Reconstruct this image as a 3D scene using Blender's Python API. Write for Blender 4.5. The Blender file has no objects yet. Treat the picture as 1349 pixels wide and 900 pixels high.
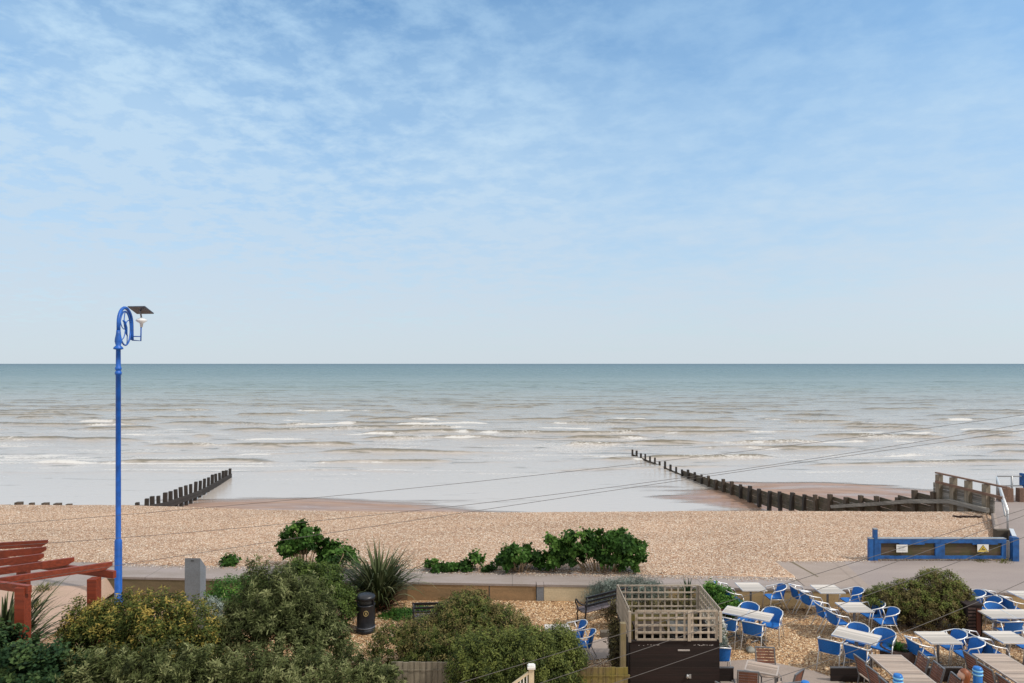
import bpy, bmesh, math, random
import numpy as np
from mathutils import Vector, Matrix
R = math.radians
random.seed(7)
rng = np.random.default_rng(11)
scene = bpy.context.scene
COL = scene.collection

# ------------------------------------------------------------------ camera
CH = 7.5
FPX = 899.0
cam_d = bpy.data.cameras.new("camera")
cam = bpy.data.objects.new("camera", cam_d)
COL.objects.link(cam)
cam.location = (0, 0, CH)
cam.rotation_euler = (R(90), 0, 0)
cam_d.sensor_width = 36
cam_d.lens = 36 * FPX / 1349
cam_d.shift_y = 29 / 1349
cam_d.clip_start = 0.2
cam_d.clip_end = 60000
scene.camera = cam

# ------------------------------------------------------------------ world, sun, exposure
SUN_EL, SUN_AZ = 48.0, 112.0          # azimuth measured from the view axis (+Y) towards +X
scene.view_settings.view_transform = 'Standard'
scene.view_settings.look = 'None'
scene.view_settings.gamma = 1
scene.view_settings.exposure = 0.0
w = bpy.data.worlds.new("World")
scene.world = w
w.use_nodes = True
nt = w.node_tree
nt.nodes.clear()
def N(tree, typ, **kw):
    n = tree.nodes.new(typ)
    for k, v in kw.items():
        if k == 'inp':
            for kk, vv in v.items():
                n.inputs[kk].default_value = vv
        else:
            setattr(n, k, v)
    return n
def L(tree, a, b):
    tree.links.new(a, b)
def ramp(tree, fac, stops, interp='LINEAR'):
    r = tree.nodes.new('ShaderNodeValToRGB')
    r.color_ramp.interpolation = interp
    els = r.color_ramp.elements
    while len(els) < len(stops):
        els.new(0.5)
    for e, (p, c) in zip(els, stops):
        e.position = p
        e.color = (c, c, c, 1) if isinstance(c, (int, float)) else (*c, 1)
    if fac is not None:
        tree.links.new(fac, r.inputs[0])
    return r
def math_n(tree, op, a, b=None, clamp=False):
    m = tree.nodes.new('ShaderNodeMath')
    m.operation = op
    m.use_clamp = clamp
    for i, v in enumerate((a, b)):
        if v is None:
            continue
        if isinstance(v, (int, float)):
            m.inputs[i].default_value = v
        else:
            tree.links.new(v, m.inputs[i])
    return m.outputs[0]
def mix_c(tree, fac, a, b, blend='MIX'):
    m = tree.nodes.new('ShaderNodeMix')
    m.data_type = 'RGBA'
    m.blend_type = blend
    for sock, v in ((m.inputs[0], fac), (m.inputs[6], a), (m.inputs[7], b)):
        if isinstance(v, (int, float)):
            sock.default_value = v
        elif isinstance(v, (tuple, list)):
            sock.default_value = (*v[:3], 1)
        else:
            tree.links.new(v, sock)
    return m.outputs[2]

sky = N(nt, 'ShaderNodeTexSky')
sky.sky_type = 'NISHITA'
sky.sun_disc = False
sky.sun_elevation = R(SUN_EL)
sky.sun_rotation = R(SUN_AZ)
sky.altitude = 0
sky.air_density = 1.0
sky.dust_density = 0.6
sky.ozone_density = 1.6
tc = N(nt, 'ShaderNodeTexCoord')
sep = N(nt, 'ShaderNodeSeparateXYZ')
L(nt, tc.outputs['Generated'], sep.inputs[0])
zc = math_n(nt, 'MAXIMUM', sep.outputs[2], 0.0)
den = math_n(nt, 'ADD', zc, 0.13)
px = math_n(nt, 'DIVIDE', sep.outputs[0], den)
py = math_n(nt, 'DIVIDE', sep.outputs[1], den)
comb = N(nt, 'ShaderNodeCombineXYZ')
L(nt, px, comb.inputs[0]); L(nt, py, comb.inputs[1])
map1 = N(nt, 'ShaderNodeMapping'); map1.inputs['Scale'].default_value = (1.0, 1.0, 1); map1.inputs['Rotation'].default_value = (0, 0, R(25))
L(nt, comb.outputs[0], map1.inputs[0])
n1 = N(nt, 'ShaderNodeTexNoise', inp={'Scale': 1.3, 'Detail': 6.0, 'Roughness': 0.6, 'Distortion': 0.1})
n2 = N(nt, 'ShaderNodeTexNoise', inp={'Scale': 7.5, 'Detail': 10.0, 'Roughness': 0.62, 'Distortion': 0.15})
L(nt, map1.outputs[0], n1.inputs[0]); L(nt, map1.outputs[0], n2.inputs[0])
big = ramp(nt, n1.outputs[0], [(0.36, 0.0), (0.66, 1.0)])
# more broken cloud towards the upper left
lft = ramp(nt, math_n(nt, 'ADD', math_n(nt, 'MULTIPLY', sep.outputs[0], -1.0), 0.5), [(0.30, 0.30), (0.85, 1.0)])
fine = ramp(nt, n2.outputs[0], [(0.42, 0.0), (0.63, 1.0)])
cl = math_n(nt, 'MULTIPLY', big.outputs[0], 0.30)
cl = math_n(nt, 'ADD', cl, math_n(nt, 'MULTIPLY', math_n(nt, 'MULTIPLY', fine.outputs[0], lft.outputs[0]), 0.40))
thin = ramp(nt, sep.outputs[2], [(0.0, 0.92), (0.10, 0.80), (0.30, 0.46), (0.5, 0.10)])
cl = math_n(nt, 'ADD', math_n(nt, 'MULTIPLY', cl, ramp(nt, sep.outputs[2], [(0.02, 0.25), (0.22, 1.0)]).outputs[0]), thin.outputs[0], clamp=True)
cl = math_n(nt, 'MINIMUM', cl, 0.95)
cloudcol = ramp(nt, sep.outputs[2], [(0.0, (5.55, 6.15, 6.65)), (0.08, (5.35, 6.15, 6.95)), (0.22, (4.75, 6.15, 7.55)), (0.5, (4.5, 6.5, 8.3))])
skymul = mix_c(nt, 1.0, sky.outputs[0], (0.75, 1.27, 1.52), 'MULTIPLY')
rgt = math_n(nt, 'MULTIPLY', ramp(nt, sep.outputs[0], [(0.35, 0.0), (0.9, 0.5)]).outputs[0], ramp(nt, sep.outputs[2], [(0.0, 0.5), (0.08, 1.0), (0.33, 0.0)]).outputs[0])
skyfront = mix_c(nt, rgt, mix_c(nt, cl, skymul, cloudcol.outputs[0]), (6.3, 6.9, 7.3))
# unseen white cloud added overhead and behind the viewpoint to neutralise blue sky light
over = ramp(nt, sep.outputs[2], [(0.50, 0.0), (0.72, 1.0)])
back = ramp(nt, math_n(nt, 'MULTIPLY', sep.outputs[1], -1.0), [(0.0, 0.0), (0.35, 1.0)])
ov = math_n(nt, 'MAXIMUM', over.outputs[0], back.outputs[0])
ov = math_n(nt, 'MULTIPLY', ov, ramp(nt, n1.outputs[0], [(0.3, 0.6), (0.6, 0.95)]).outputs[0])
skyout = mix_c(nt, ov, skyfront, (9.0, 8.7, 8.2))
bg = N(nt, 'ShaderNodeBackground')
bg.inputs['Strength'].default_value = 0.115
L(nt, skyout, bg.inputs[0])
wo = N(nt, 'ShaderNodeOutputWorld')
L(nt, bg.outputs[0], wo.inputs[0])

sun_d = bpy.data.lights.new("sun", 'SUN')
sun_d.energy = 2.7
sun_d.angle = R(2.0)
sun_d.color = (1.0, 0.92, 0.82)
sun = bpy.data.objects.new("sun", sun_d)
COL.objects.link(sun)
_el, _az = R(SUN_EL), R(SUN_AZ)
sd = Vector((math.sin(_az) * math.cos(_el), math.cos(_az) * math.cos(_el), math.sin(_el)))
sun.rotation_euler = sd.to_track_quat('Z', 'Y').to_euler()

# ------------------------------------------------------------------ helpers
def at(pxx, pyy, z=None, D=None):
    """photo pixel + height (or distance) -> world point"""
    if D is None:
        D = FPX * (CH - z) / (pyy - 479)
    return Vector(((pxx - 674.5) * D / FPX, D, CH - (pyy - 479) * D / FPX))

class MB:
    def __init__(s):
        s.v = []; s.f = []; s.smooth = []
    def add(s, vs, fs, smooth=False):
        o = len(s.v)
        s.v += [tuple(v) for v in vs]
        s.f += [tuple(i + o for i in f) for f in fs]
        s.smooth += [smooth] * len(fs)
        return s
    def box(s, c, size, rz=0.0, rx=0.0, ry=0.0, taper=1.0):
        m = Matrix.Rotation(rz, 3, 'Z') @ Matrix.Rotation(ry, 3, 'Y') @ Matrix.Rotation(rx, 3, 'X')
        x, y, z = (q / 2 for q in size)
        vs = []
        for k in (-1, 1):
            t = taper if k > 0 else 1
            for (i, j) in ((-1, -1), (1, -1), (1, 1), (-1, 1)):
                vs.append(Vector(c) + m @ Vector((i * x * t, j * y * t, k * z)))
        return s.add(vs, [(3, 2, 1, 0), (4, 5, 6, 7), (0, 1, 5, 4), (1, 2, 6, 5), (2, 3, 7, 6), (3, 0, 4, 7)])
    def beam(s, a, b, w, h, up=(0, 0, 1)):
        a = Vector(a); b = Vector(b); d = (b - a).normalized()
        side = d.cross(Vector(up))
        if side.length < 1e-4: side = Vector((1, 0, 0))
        side.normalize(); u = side.cross(d)
        vs = []
        for p in (a, b):
            for (i, j) in ((-1, -1), (1, -1), (1, 1), (-1, 1)):
                vs.append(p + side * (i * w / 2) + u * (j * h / 2))
        return s.add(vs, [(3, 2, 1, 0), (4, 5, 6, 7), (0, 1, 5, 4), (1, 2, 6, 5), (2, 3, 7, 6), (3, 0, 4, 7)])
    def tube(s, pts, r, n=8, closed=False):
        pts = [Vector(p) for p in pts]
        rs = r if isinstance(r, (list, tuple)) else [r] * len(pts)
        vs = []; fs = []
        prev = None
        m = len(pts)
        for i, p in enumerate(pts):
            if closed: t = pts[(i + 1) % m] - pts[i - 1]
            else: t = pts[min(i + 1, m - 1)] - pts[max(i - 1, 0)]
            t.normalize()
            if prev is None:
                a = Vector((0, 0, 1)) if abs(t.z) < 0.9 else Vector((1, 0, 0))
                prev = t.cross(a).normalized()
            u = (prev - t * prev.dot(t)).normalized(); prev = u
            v = t.cross(u)
            for k in range(n):
                a = 2 * math.pi * k / n
                vs.append(p + (u * math.cos(a) + v * math.sin(a)) * rs[i])
        for i in range(m if closed else m - 1):
            j = (i + 1) % m
            for k in range(n):
                k2 = (k + 1) % n
                fs.append((i * n + k, i * n + k2, j * n + k2, j * n + k))
        if not closed:
            fs.append(tuple(range(n - 1, -1, -1)))
            fs.append(tuple((m - 1) * n + k for k in range(n)))
        return s.add(vs, fs, True)
    def lathe(s, c, prof, n=20, smooth=True):
        vs = []; fs = []
        for (r, z) in prof:
            for k in range(n):
                a = 2 * math.pi * k / n
                vs.append((c[0] + r * math.cos(a), c[1] + r * math.sin(a), c[2] + z))
        for i in range(len(prof) - 1):
            for k in range(n):
                k2 = (k + 1) % n
                fs.append((i * n + k, i * n + k2, (i + 1) * n + k2, (i + 1) * n + k))
        fs.append(tuple(range(n - 1, -1, -1)))
        fs.append(tuple((len(prof) - 1) * n + k for k in range(n)))
        return s.add(vs, fs, smooth)
    def prism(s, poly, z0, z1):
        n = len(poly)
        vs = [(p[0], p[1], z0) for p in poly] + [(p[0], p[1], z1) for p in poly]
        fs = [tuple(range(n - 1, -1, -1)), tuple(range(n, 2 * n))]
        fs += [(i, (i + 1) % n, (i + 1) % n + n, i + n) for i in range(n)]
        return s.add(vs, fs)
    def build(s, name, mat, parent=None, bevel=0.0):
        me = bpy.data.meshes.new(name)
        me.from_pydata(s.v, [], s.f)
        me.polygons.foreach_set('use_smooth', s.smooth)
        if any(s.smooth):
            me.validate()
        me.materials.append(mat)
        me.update()
        o = bpy.data.objects.new(name, me)
        COL.objects.link(o)
        if parent is not None: o.parent = parent
        if bevel > 0:
            b = o.modifiers.new('bevel', 'BEVEL'); b.width = bevel; b.segments = 2; b.limit_method = 'ANGLE'
        return o

def tag(o, label=None, cat=None, group=None, kind=None):
    if label: o['label'] = label
    if cat: o['category'] = cat
    if group: o['group'] = group
    if kind: o['kind'] = kind
    return o
def thing(name, label, cat, loc=(0, 0, 0), rz=0.0, group=None):
    o = bpy.data.objects.new(name, None)
    COL.objects.link(o)
    o.empty_display_size = 0.2
    o.location = loc; o.rotation_euler = (0, 0, rz)
    return tag(o, label, cat, group)
def copy_tree(o, parent=None):
    c = o.copy(); COL.objects.link(c)
    if parent is not None: c.parent = parent
    for ch in list(o.children): copy_tree(ch, c)
    return c

# value noise
_tab = rng.random((256, 256))
def vnoise(x, y):
    x = np.asarray(x, float); y = np.asarray(y, float)
    xi = np.floor(x).astype(int); yi = np.floor(y).astype(int)
    fx = x - xi; fy = y - yi
    fx = fx * fx * (3 - 2 * fx); fy = fy * fy * (3 - 2 * fy)
    a = _tab[xi % 256, yi % 256]; b = _tab[(xi + 1) % 256, yi % 256]
    c = _tab[xi % 256, (yi + 1) % 256]; d = _tab[(xi + 1) % 256, (yi + 1) % 256]
    return (a * (1 - fx) + b * fx) * (1 - fy) + (c * (1 - fx) + d * fx) * fy
def fbm(x, y, o=4):
    t = 0; a = 0.5; s = 0
    for i in range(o):
        t = t + a * vnoise(x * 2 ** i + 17.3 * i, y * 2 ** i + 5.1 * i); s += a; a *= 0.5
    return t / s
def sstep(a, b, x):
    t = np.clip((x - a) / (b - a), 0, 1)
    return t * t * (3 - 2 * t)

def grid_mesh(name, X, Y, Z, mat, attrs=None, smooth=True):
    ny, nx = X.shape
    co = np.stack([X, Y, Z], -1).reshape(-1, 3).astype(np.float32)
    idx = np.arange(ny * nx).reshape(ny, nx)
    q = np.stack([idx[:-1, :-1], idx[:-1, 1:], idx[1:, 1:], idx[1:, :-1]], -1).reshape(-1, 4)
    return raw_mesh(name, co, q, mat, attrs, smooth)
def raw_mesh(name, co, quads, mat, attrs=None, smooth=False, parent=None):
    me = bpy.data.meshes.new(name)
    nf, k = quads.shape
    me.vertices.add(len(co)); me.vertices.foreach_set('co', np.asarray(co, np.float32).ravel())
    me.loops.add(nf * k); me.loops.foreach_set('vertex_index', quads.astype(np.int32).ravel())
    me.polygons.add(nf)
    me.polygons.foreach_set('loop_start', np.arange(0, nf * k, k, dtype=np.int32))
    me.polygons.foreach_set('loop_total', np.full(nf, k, np.int32))
    me.update(calc_edges=True)
    me.polygons.foreach_set('use_smooth', np.full(nf, smooth))
    for an, arr in (attrs or {}).items():
        arr = np.asarray(arr, np.float32)
        if arr.ndim == 1:
            at_ = me.attributes.new(an, 'FLOAT', 'POINT'); at_.data.foreach_set('value', arr)
        else:
            at_ = me.attributes.new(an, 'FLOAT_COLOR', 'POINT'); at_.data.foreach_set('color', arr.ravel())
    me.materials.append(mat)
    o = bpy.data.objects.new(name, me)
    COL.objects.link(o)
    if parent is not None: o.parent = parent
    return o

# ------------------------------------------------------------------ materials
def new_mat(name):
    m = bpy.data.materials.new(name); m.use_nodes = True
    t = m.node_tree
    b = t.nodes['Principled BSDF']
    return m, t, b
def objco(t):
    c = t.nodes.new('ShaderNodeTexCoord'); return c.outputs['Object']
def noise(t, vec, scale, detail=4, rough=0.55, dist=0.0):
    n = N(t, 'ShaderNodeTexNoise', inp={'Scale': scale, 'Detail': detail, 'Roughness': rough, 'Distortion': dist})
    if vec is not None: t.links.new(vec, n.inputs['Vector'])
    return n.outputs[0]
def mapping(t, vec, scale=(1, 1, 1), rot=(0, 0, 0)):
    m = N(t, 'ShaderNodeMapping'); m.inputs['Scale'].default_value = scale; m.inputs['Rotation'].default_value = rot
    t.links.new(vec, m.inputs[0]); return m.outputs[0]
def bump(t, b, h, strength=0.4, dist=0.02):
    n = N(t, 'ShaderNodeBump', inp={'Strength': strength, 'Distance': dist})
    t.links.new(h, n.inputs['Height']); t.links.new(n.outputs[0], b.inputs['Normal'])
def plain(name, col, rough=0.5, metal=0.0, var=0.12, scale=6.0, bmp=0.0, stretch=(1, 1, 1), col2=None):
    m, t, b = new_mat(name)
    v = mapping(t, objco(t), stretch)
    n = noise(t, v, scale, 5, 0.6)
    c2 = col2 or tuple(c * (1 - var * 2.5) for c in col)
    c1 = tuple(min(1, c * (1 + var)) for c in col)
    r = ramp(t, n, [(0.3, c2), (0.7, c1)])
    t.links.new(r.outputs[0], b.inputs['Base Color'])
    b.inputs['Roughness'].default_value = rough
    b.inputs['Metallic'].default_value = metal
    if bmp: bump(t, b, noise(t, v, scale * 6, 4), bmp, 0.01)
    return m

def wood_mat(name, c1, c2, axis=2, plank=0.14, rough=0.8, moss=None, line=0.5, plankaxis=0):
    """c1/c2 two weathering tones; grain along axis; gaps between planks along plankaxis"""
    m, t, b = new_mat(name)
    oc = objco(t)
    s = [18, 18, 18]; s[axis] = 1.2
    g = noise(t, mapping(t, oc, tuple(s)), 1.0, 6, 0.6)
    big_ = noise(t, oc, 2.3, 4, 0.6)
    r = ramp(t, g, [(0.3, c2), (0.7, c1)])
    sepn = N(t, 'ShaderNodeSeparateXYZ'); t.links.new(oc, sepn.inputs[0])
    pl = math_n(t, 'DIVIDE', sepn.outputs[plankaxis], plank)
    fl = math_n(t, 'FLOOR', pl)
    wn = N(t, 'ShaderNodeTexWhiteNoise'); wn.noise_dimensions = '1D'; t.links.new(fl, wn.inputs['W'])
    vary = math_n(t, 'ADD', math_n(t, 'MULTIPLY', wn.outputs[0], 0.5), 0.72)
    cc = N(t, 'ShaderNodeCombineXYZ')
    for i in range(3): t.links.new(vary, cc.inputs[i])
    col = mix_c(t, 1.0, r.outputs[0], cc.outputs[0], 'MULTIPLY')
    if moss:
        col = mix_c(t, ramp(t, big_, [(0.42, 0), (0.62, 0.85)]).outputs[0], col, moss)
    fr = math_n(t, 'FRACT', pl)
    gap = ramp(t, fr, [(0.0, 0.0), (0.05, 1.0), (0.95, 1.0), (1.0, 0.0)])
    if line:
        col = mix_c(t, math_n(t, 'MULTIPLY', math_n(t, 'SUBTRACT', 1.0, gap.outputs[0]), line), col, (0.02, 0.018, 0.015))
    t.links.new(col, b.inputs['Base Color'])
    b.inputs['Roughness'].default_value = rough
    bump(t, b, math_n(t, 'ADD', g, math_n(t, 'MULTIPLY', gap.outputs[0], 0.8)), 0.5, 0.01)
    return m

def pebble_mat(name, tones, s1, s2, wetness=0.0, patch=None):
    """shingle: every cell of a voronoi is one stone with its own tone"""
    m, t, b = new_mat(name)
    oc = objco(t)
    wob = N(t, 'ShaderNodeTexNoise', inp={'Scale': s1 * 0.6, 'Detail': 2.0}); t.links.new(oc, wob.inputs[0])
    va = N(t, 'ShaderNodeTexVoronoi', inp={'Scale': s1}); t.links.new(oc, va.inputs['Vector'])
    vb = N(t, 'ShaderNodeTexVoronoi', inp={'Scale': s2}); t.links.new(oc, vb.inputs['Vector'])
    sa = N(t, 'ShaderNodeSeparateColor'); t.links.new(va.outputs['Color'], sa.inputs[0])
    sb = N(t, 'ShaderNodeSeparateColor'); t.links.new(vb.outputs['Color'], sb.inputs[0])
    ca = ramp(t, sa.outputs[0], tones, 'LINEAR'); cb = ramp(t, sb.outputs[0], tones, 'LINEAR')
    sel = ramp(t, noise(t, oc, s1 * 0.35, 3), [(0.42, 0), (0.58, 1)])
    col = mix_c(t, sel.outputs[0], ca.outputs[0], cb.outputs[0])
    big_ = noise(t, mapping(t, oc, (0.25, 0.8, 1)), 0.8, 5, 0.6)
    col = mix_c(t, 1.0, col, ramp(t, big_, [(0.3, (0.80, 0.78, 0.76)), (0.7, (1.12, 1.10, 1.08))]).outputs[0], 'MULTIPLY')
    if patch: col = mix_c(t, ramp(t, noise(t, oc, 0.5, 5, 0.6), [(0.52, 0), (0.68, 0.6)]).outputs[0], col, patch)
    t.links.new(col, b.inputs['Base Color'])
    b.inputs['Roughness'].default_value = 0.75
    h = math_n(t, 'ADD', va.outputs['Distance'], math_n(t, 'MULTIPLY', vb.outputs['Distance'], 0.5))
    bump(t, b, math_n(t, 'MULTIPLY', h, -1.0), 0.9, 0.03)
    return m

def concrete_mat(name, c, stain=(0.16, 0.13, 0.09), rough=0.9, amt=0.5, joints=None, sc=1.0):
    m, t, b = new_mat(name)
    oc = objco(t)
    f = noise(t, oc, 22, 6, 0.7); g = noise(t, mapping(t, oc, (0.5, 1.6, 1.6)), 1.3 * sc, 6, 0.65)
    col = ramp(t, f, [(0.25, tuple(x * 0.78 for x in c)), (0.75, tuple(x * 1.15 for x in c))]).outputs[0]
    col = mix_c(t, math_n(t, 'MULTIPLY', ramp(t, g, [(0.42, 0), (0.72, 1)]).outputs[0], amt), col, stain)
    if joints:
        sepn = N(t, 'ShaderNodeSeparateXYZ'); t.links.new(oc, sepn.inputs[0])
        fr = math_n(t, 'FRACT', math_n(t, 'DIVIDE', sepn.outputs[0], joints))
        col = mix_c(t, ramp(t, fr, [(0.0, 0.7), (0.012, 0)]).outputs[0], col, (0.05, 0.045, 0.04))
    t.links.new(col, b.inputs['Base Color'])
    b.inputs['Roughness'].default_value = rough
    bump(t, b, f, 0.35, 0.01)
    return m

SH = [(0.0, (0.09, 0.05, 0.03)), (0.12, (0.26, 0.13, 0.065)), (0.35, (0.42, 0.254, 0.154)), (0.55, (0.50, 0.324, 0.208)), (0.8, (0.615, 0.462, 0.335)), (1.0, (0.86, 0.80, 0.68))]
GR = [(0.0, (0.08, 0.04, 0.02)), (0.2, (0.26, 0.13, 0.055)), (0.5, (0.46, 0.27, 0.13)), (0.8, (0.58, 0.38, 0.20)), (1.0, (0.80, 0.66, 0.46))]
M = {}
M['shingle'] = pebble_mat('shingle', SH, 21.0, 34.0)
M['gravel'] = pebble_mat('gravel', GR, 20.0, 34.0, patch=(0.30, 0.20, 0.13))
M['promenade'] = concrete_mat('promenade_concrete', (0.31, 0.265, 0.25), (0.20, 0.165, 0.13), amt=0.65, joints=3.0)
M['road'] = concrete_mat('road_surface', (0.285, 0.24, 0.225), (0.34, 0.29, 0.265), amt=0.6, sc=0.6)
M['slab'] = concrete_mat('old_slab', (0.33, 0.27, 0.235), (0.23, 0.18, 0.145), amt=0.5)
M['paleslab'] = concrete_mat('pale_slab', (0.50, 0.43, 0.37), (0.32, 0.26, 0.2), amt=0.4)
M['pinkpath'] = concrete_mat('pink_path', (0.44, 0.31, 0.24), (0.34, 0.25, 0.17), amt=0.5)
M['wall_tan'] = concrete_mat('wall_tan', (0.33, 0.21, 0.11), (0.13, 0.10, 0.055), amt=0.7)
M['wall_cream'] = concrete_mat('wall_cream', (0.62, 0.52, 0.36), (0.36, 0.29, 0.17), amt=0.5)
M['wall_moss'] = concrete_mat('wall_moss', (0.17, 0.13, 0.075), (0.07, 0.07, 0.03), amt=0.8)
M['wall_buff'] = concrete_mat('wall_buff', (0.50, 0.37, 0.20), (0.26, 0.18, 0.09), amt=0.6)
M['greyblock'] = concrete_mat('grey_block', (0.20, 0.22, 0.25), (0.12, 0.12, 0.12), amt=0.5)
M['darkwall'] = concrete_mat('dark_wall', (0.09, 0.07, 0.05), (0.04, 0.035, 0.02), amt=0.5)
M['groyne'] = wood_mat('groyne_wood', (0.16, 0.12, 0.085), (0.05, 0.04, 0.03), axis=1, plank=0.22, plankaxis=2, moss=(0.06, 0.055, 0.03))
M['groyne_post'] = wood_mat('groyne_post_wood', (0.12, 0.085, 0.06), (0.035, 0.028, 0.02), axis=2, plank=5, line=0)
M['groyne_dark'] = wood_mat('groyne_dark_wood', (0.05, 0.04, 0.035), (0.018, 0.016, 0.014), axis=2, plank=5, line=0)
M['greyplank'] = wood_mat('grey_planking', (0.30, 0.28, 0.25), (0.15, 0.14, 0.125), axis=1, plank=0.25, plankaxis=2)
M['pale_post'] = wood_mat('pale_groyne_post', (0.30, 0.25, 0.19), (0.13, 0.11, 0.08), axis=2, plank=5, line=0)
M['rail_brown'] = wood_mat('rail_brown', (0.24, 0.14, 0.10), (0.12, 0.075, 0.055), axis=1, plank=5, line=0)
M['red'] = wood_mat('red_stain', (0.28, 0.050, 0.020), (0.14, 0.026, 0.013), axis=0, plank=7, line=0, rough=0.5)
M['trellis'] = wood_mat('trellis_wood', (0.52, 0.44, 0.35), (0.31, 0.26, 0.205), axis=2, plank=6, line=0)
M['blackwood'] = wood_mat('black_boards', (0.018, 0.007, 0.006), (0.008, 0.004, 0.003), axis=0, plank=0.15, plankaxis=2, rough=0.85)
M['fencegrey'] = wood_mat('fence_grey', (0.30, 0.26, 0.20), (0.16, 0.14, 0.10), axis=2, plank=0.125, plankaxis=0, line=0.7)
M['fencemoss'] = wood_mat('fence_moss', (0.24, 0.17, 0.08), (0.11, 0.085, 0.04), axis=2, plank=0.13, plankaxis=0, moss=(0.19, 0.155, 0.03), line=0.7)
M['postmoss'] = wood_mat('post_moss', (0.34, 0.26, 0.16), (0.17, 0.13, 0.08), axis=2, plank=6, line=0, moss=(0.17, 0.14, 0.06))
M['sleeper'] = wood_mat('sleeper_wood', (0.22, 0.19, 0.15), (0.12, 0.10, 0.08), axis=0, plank=9, line=0)
M['slatwood'] = wood_mat('slat_wood', (0.26, 0.105, 0.060), (0.13, 0.05, 0.03), axis=0, plank=7, line=0, rough=0.5)
M['slattop'] = wood_mat('slat_table_top', (0.46, 0.37, 0.30), (0.33, 0.25, 0.20), axis=0, plank=0.075, plankaxis=1, rough=0.6, line=0.5)
M['whitetop'] = wood_mat('pale_table_top', (0.60, 0.55, 0.49), (0.50, 0.45, 0.40), axis=0, plank=0.09, plankaxis=1, rough=0.5, line=0.12)
M['slattrim'] = plain('slat_table_trim', (0.42, 0.36, 0.32), 0.5, 0, 0.05)
M['alu'] = plain('aluminium', (0.72, 0.72, 0.72), 0.35, 0.35, 0.05)
M['greymetal'] = plain('grey_metal', (0.20, 0.20, 0.21), 0.45, 0.5, 0.08)
M['galv'] = plain('galvanised', (0.42, 0.43, 0.44), 0.45, 0.6, 0.1)
M['bluecloth'] = plain('blue_weave', (0.008, 0.145, 0.50), 0.6, 0, 0.12, 40, bmp=0.4)
M['bluepaint'] = plain('blue_paint', (0.006, 0.105, 0.47), 0.45, 0, 0.16, 4)
M['gateblue'] = plain('gate_blue', (0.010, 0.10, 0.33), 0.55, 0, 0.2, 4)
M['lightblue'] = plain('bollard_blue', (0.015, 0.17, 0.55), 0.3, 0, 0.05, 5)
M['paleblue'] = plain('pale_blue_band', (0.22, 0.55, 0.80), 0.3, 0, 0.05, 5)
M['white'] = plain('white_paint', (0.78, 0.77, 0.74), 0.5, 0, 0.05, 8)
M['cream'] = plain('cream_paint', (0.66, 0.55, 0.38), 0.6, 0, 0.08, 8)
M['black'] = plain('black_paint', (0.016, 0.015, 0.018), 0.35, 0, 0.1, 8)
M['binblack'] = plain('bin_plastic', (0.012, 0.014, 0.020), 0.38, 0, 0.15, 5)
M['bandgrey'] = plain('bin_band', (0.10, 0.11, 0.14), 0.4, 0, 0.1, 5)
M['darkgrey'] = plain('dark_grey_plastic', (0.10, 0.098, 0.092), 0.8, 0, 0.15, 5)
M['gold'] = plain('gold_print', (0.50, 0.38, 0.16), 0.5, 0, 0.05, 5)
M['cable'] = plain('cable', (0.10, 0.09, 0.085), 0.6, 0, 0.05, 5)
M['palecable'] = plain('pale_cable', (0.30, 0.29, 0.28), 0.5, 0, 0.05, 5)
M['panel'] = plain('solar_panel', (0.05, 0.065, 0.10), 0.3, 0, 0.2, 9)
M['lampglass'] = plain('lamp_housing', (0.74, 0.75, 0.76), 0.3, 0, 0.05, 5)
M['yellow'] = plain('warning_yellow', (0.70, 0.50, 0.05), 0.5, 0, 0.05, 5)
M['ink'] = plain('sign_ink', (0.05, 0.05, 0.05), 0.6, 0, 0.05, 5)
M['inkgrey'] = plain('sign_ink_grey', (0.36, 0.37, 0.38), 0.6, 0, 0.05, 5)
M['gateboard'] = wood_mat('gate_boards', (0.12, 0.075, 0.045), (0.055, 0.038, 0.024), axis=0, plank=0.12, plankaxis=2, moss=(0.07, 0.065, 0.02))
M['scuff'] = plain('scuff_white', (0.42, 0.38, 0.36), 0.7, 0, 0.1, 9)
M['barrel'] = wood_mat('barrel_wood', (0.10, 0.055, 0.045), (0.05, 0.03, 0.026), axis=2, plank=7, line=0)
M['soil'] = plain('soil', (0.05, 0.033, 0.022), 0.95, 0, 0.3, 12, bmp=0.5)
M['rustbox'] = wood_mat('red_brown_board', (0.15, 0.045, 0.025), (0.07, 0.022, 0.014), axis=2, plank=7, line=0)
M['bark'] = plain('bark', (0.13, 0.095, 0.065), 0.9, 0, 0.2, 14, bmp=0.5)
M['palestem'] = plain('pale_stem', (0.42, 0.31, 0.19), 0.8, 0, 0.15, 14)
M['skin'] = plain('skin', (0.62, 0.38, 0.28), 0.5, 0, 0.04, 9)
M['hair'] = plain('auburn_hair', (0.26, 0.075, 0.025), 0.5, 0, 0.2, 30, stretch=(1, 1, 0.2))
M['shirt'] = plain('tan_shirt', (0.40, 0.29, 0.18), 0.85, 0, 0.1, 12)
M['trouser'] = plain('navy_trousers', (0.04, 0.05, 0.08), 0.85, 0, 0.1, 12)
M['rock'] = plain('grey_rock', (0.30, 0.30, 0.27), 0.85, 0, 0.15, 6, bmp=0.6)
M['weed'] = plain('dry_seaweed', (0.05, 0.025, 0.018), 0.9, 0, 0.2, 12)

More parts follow.
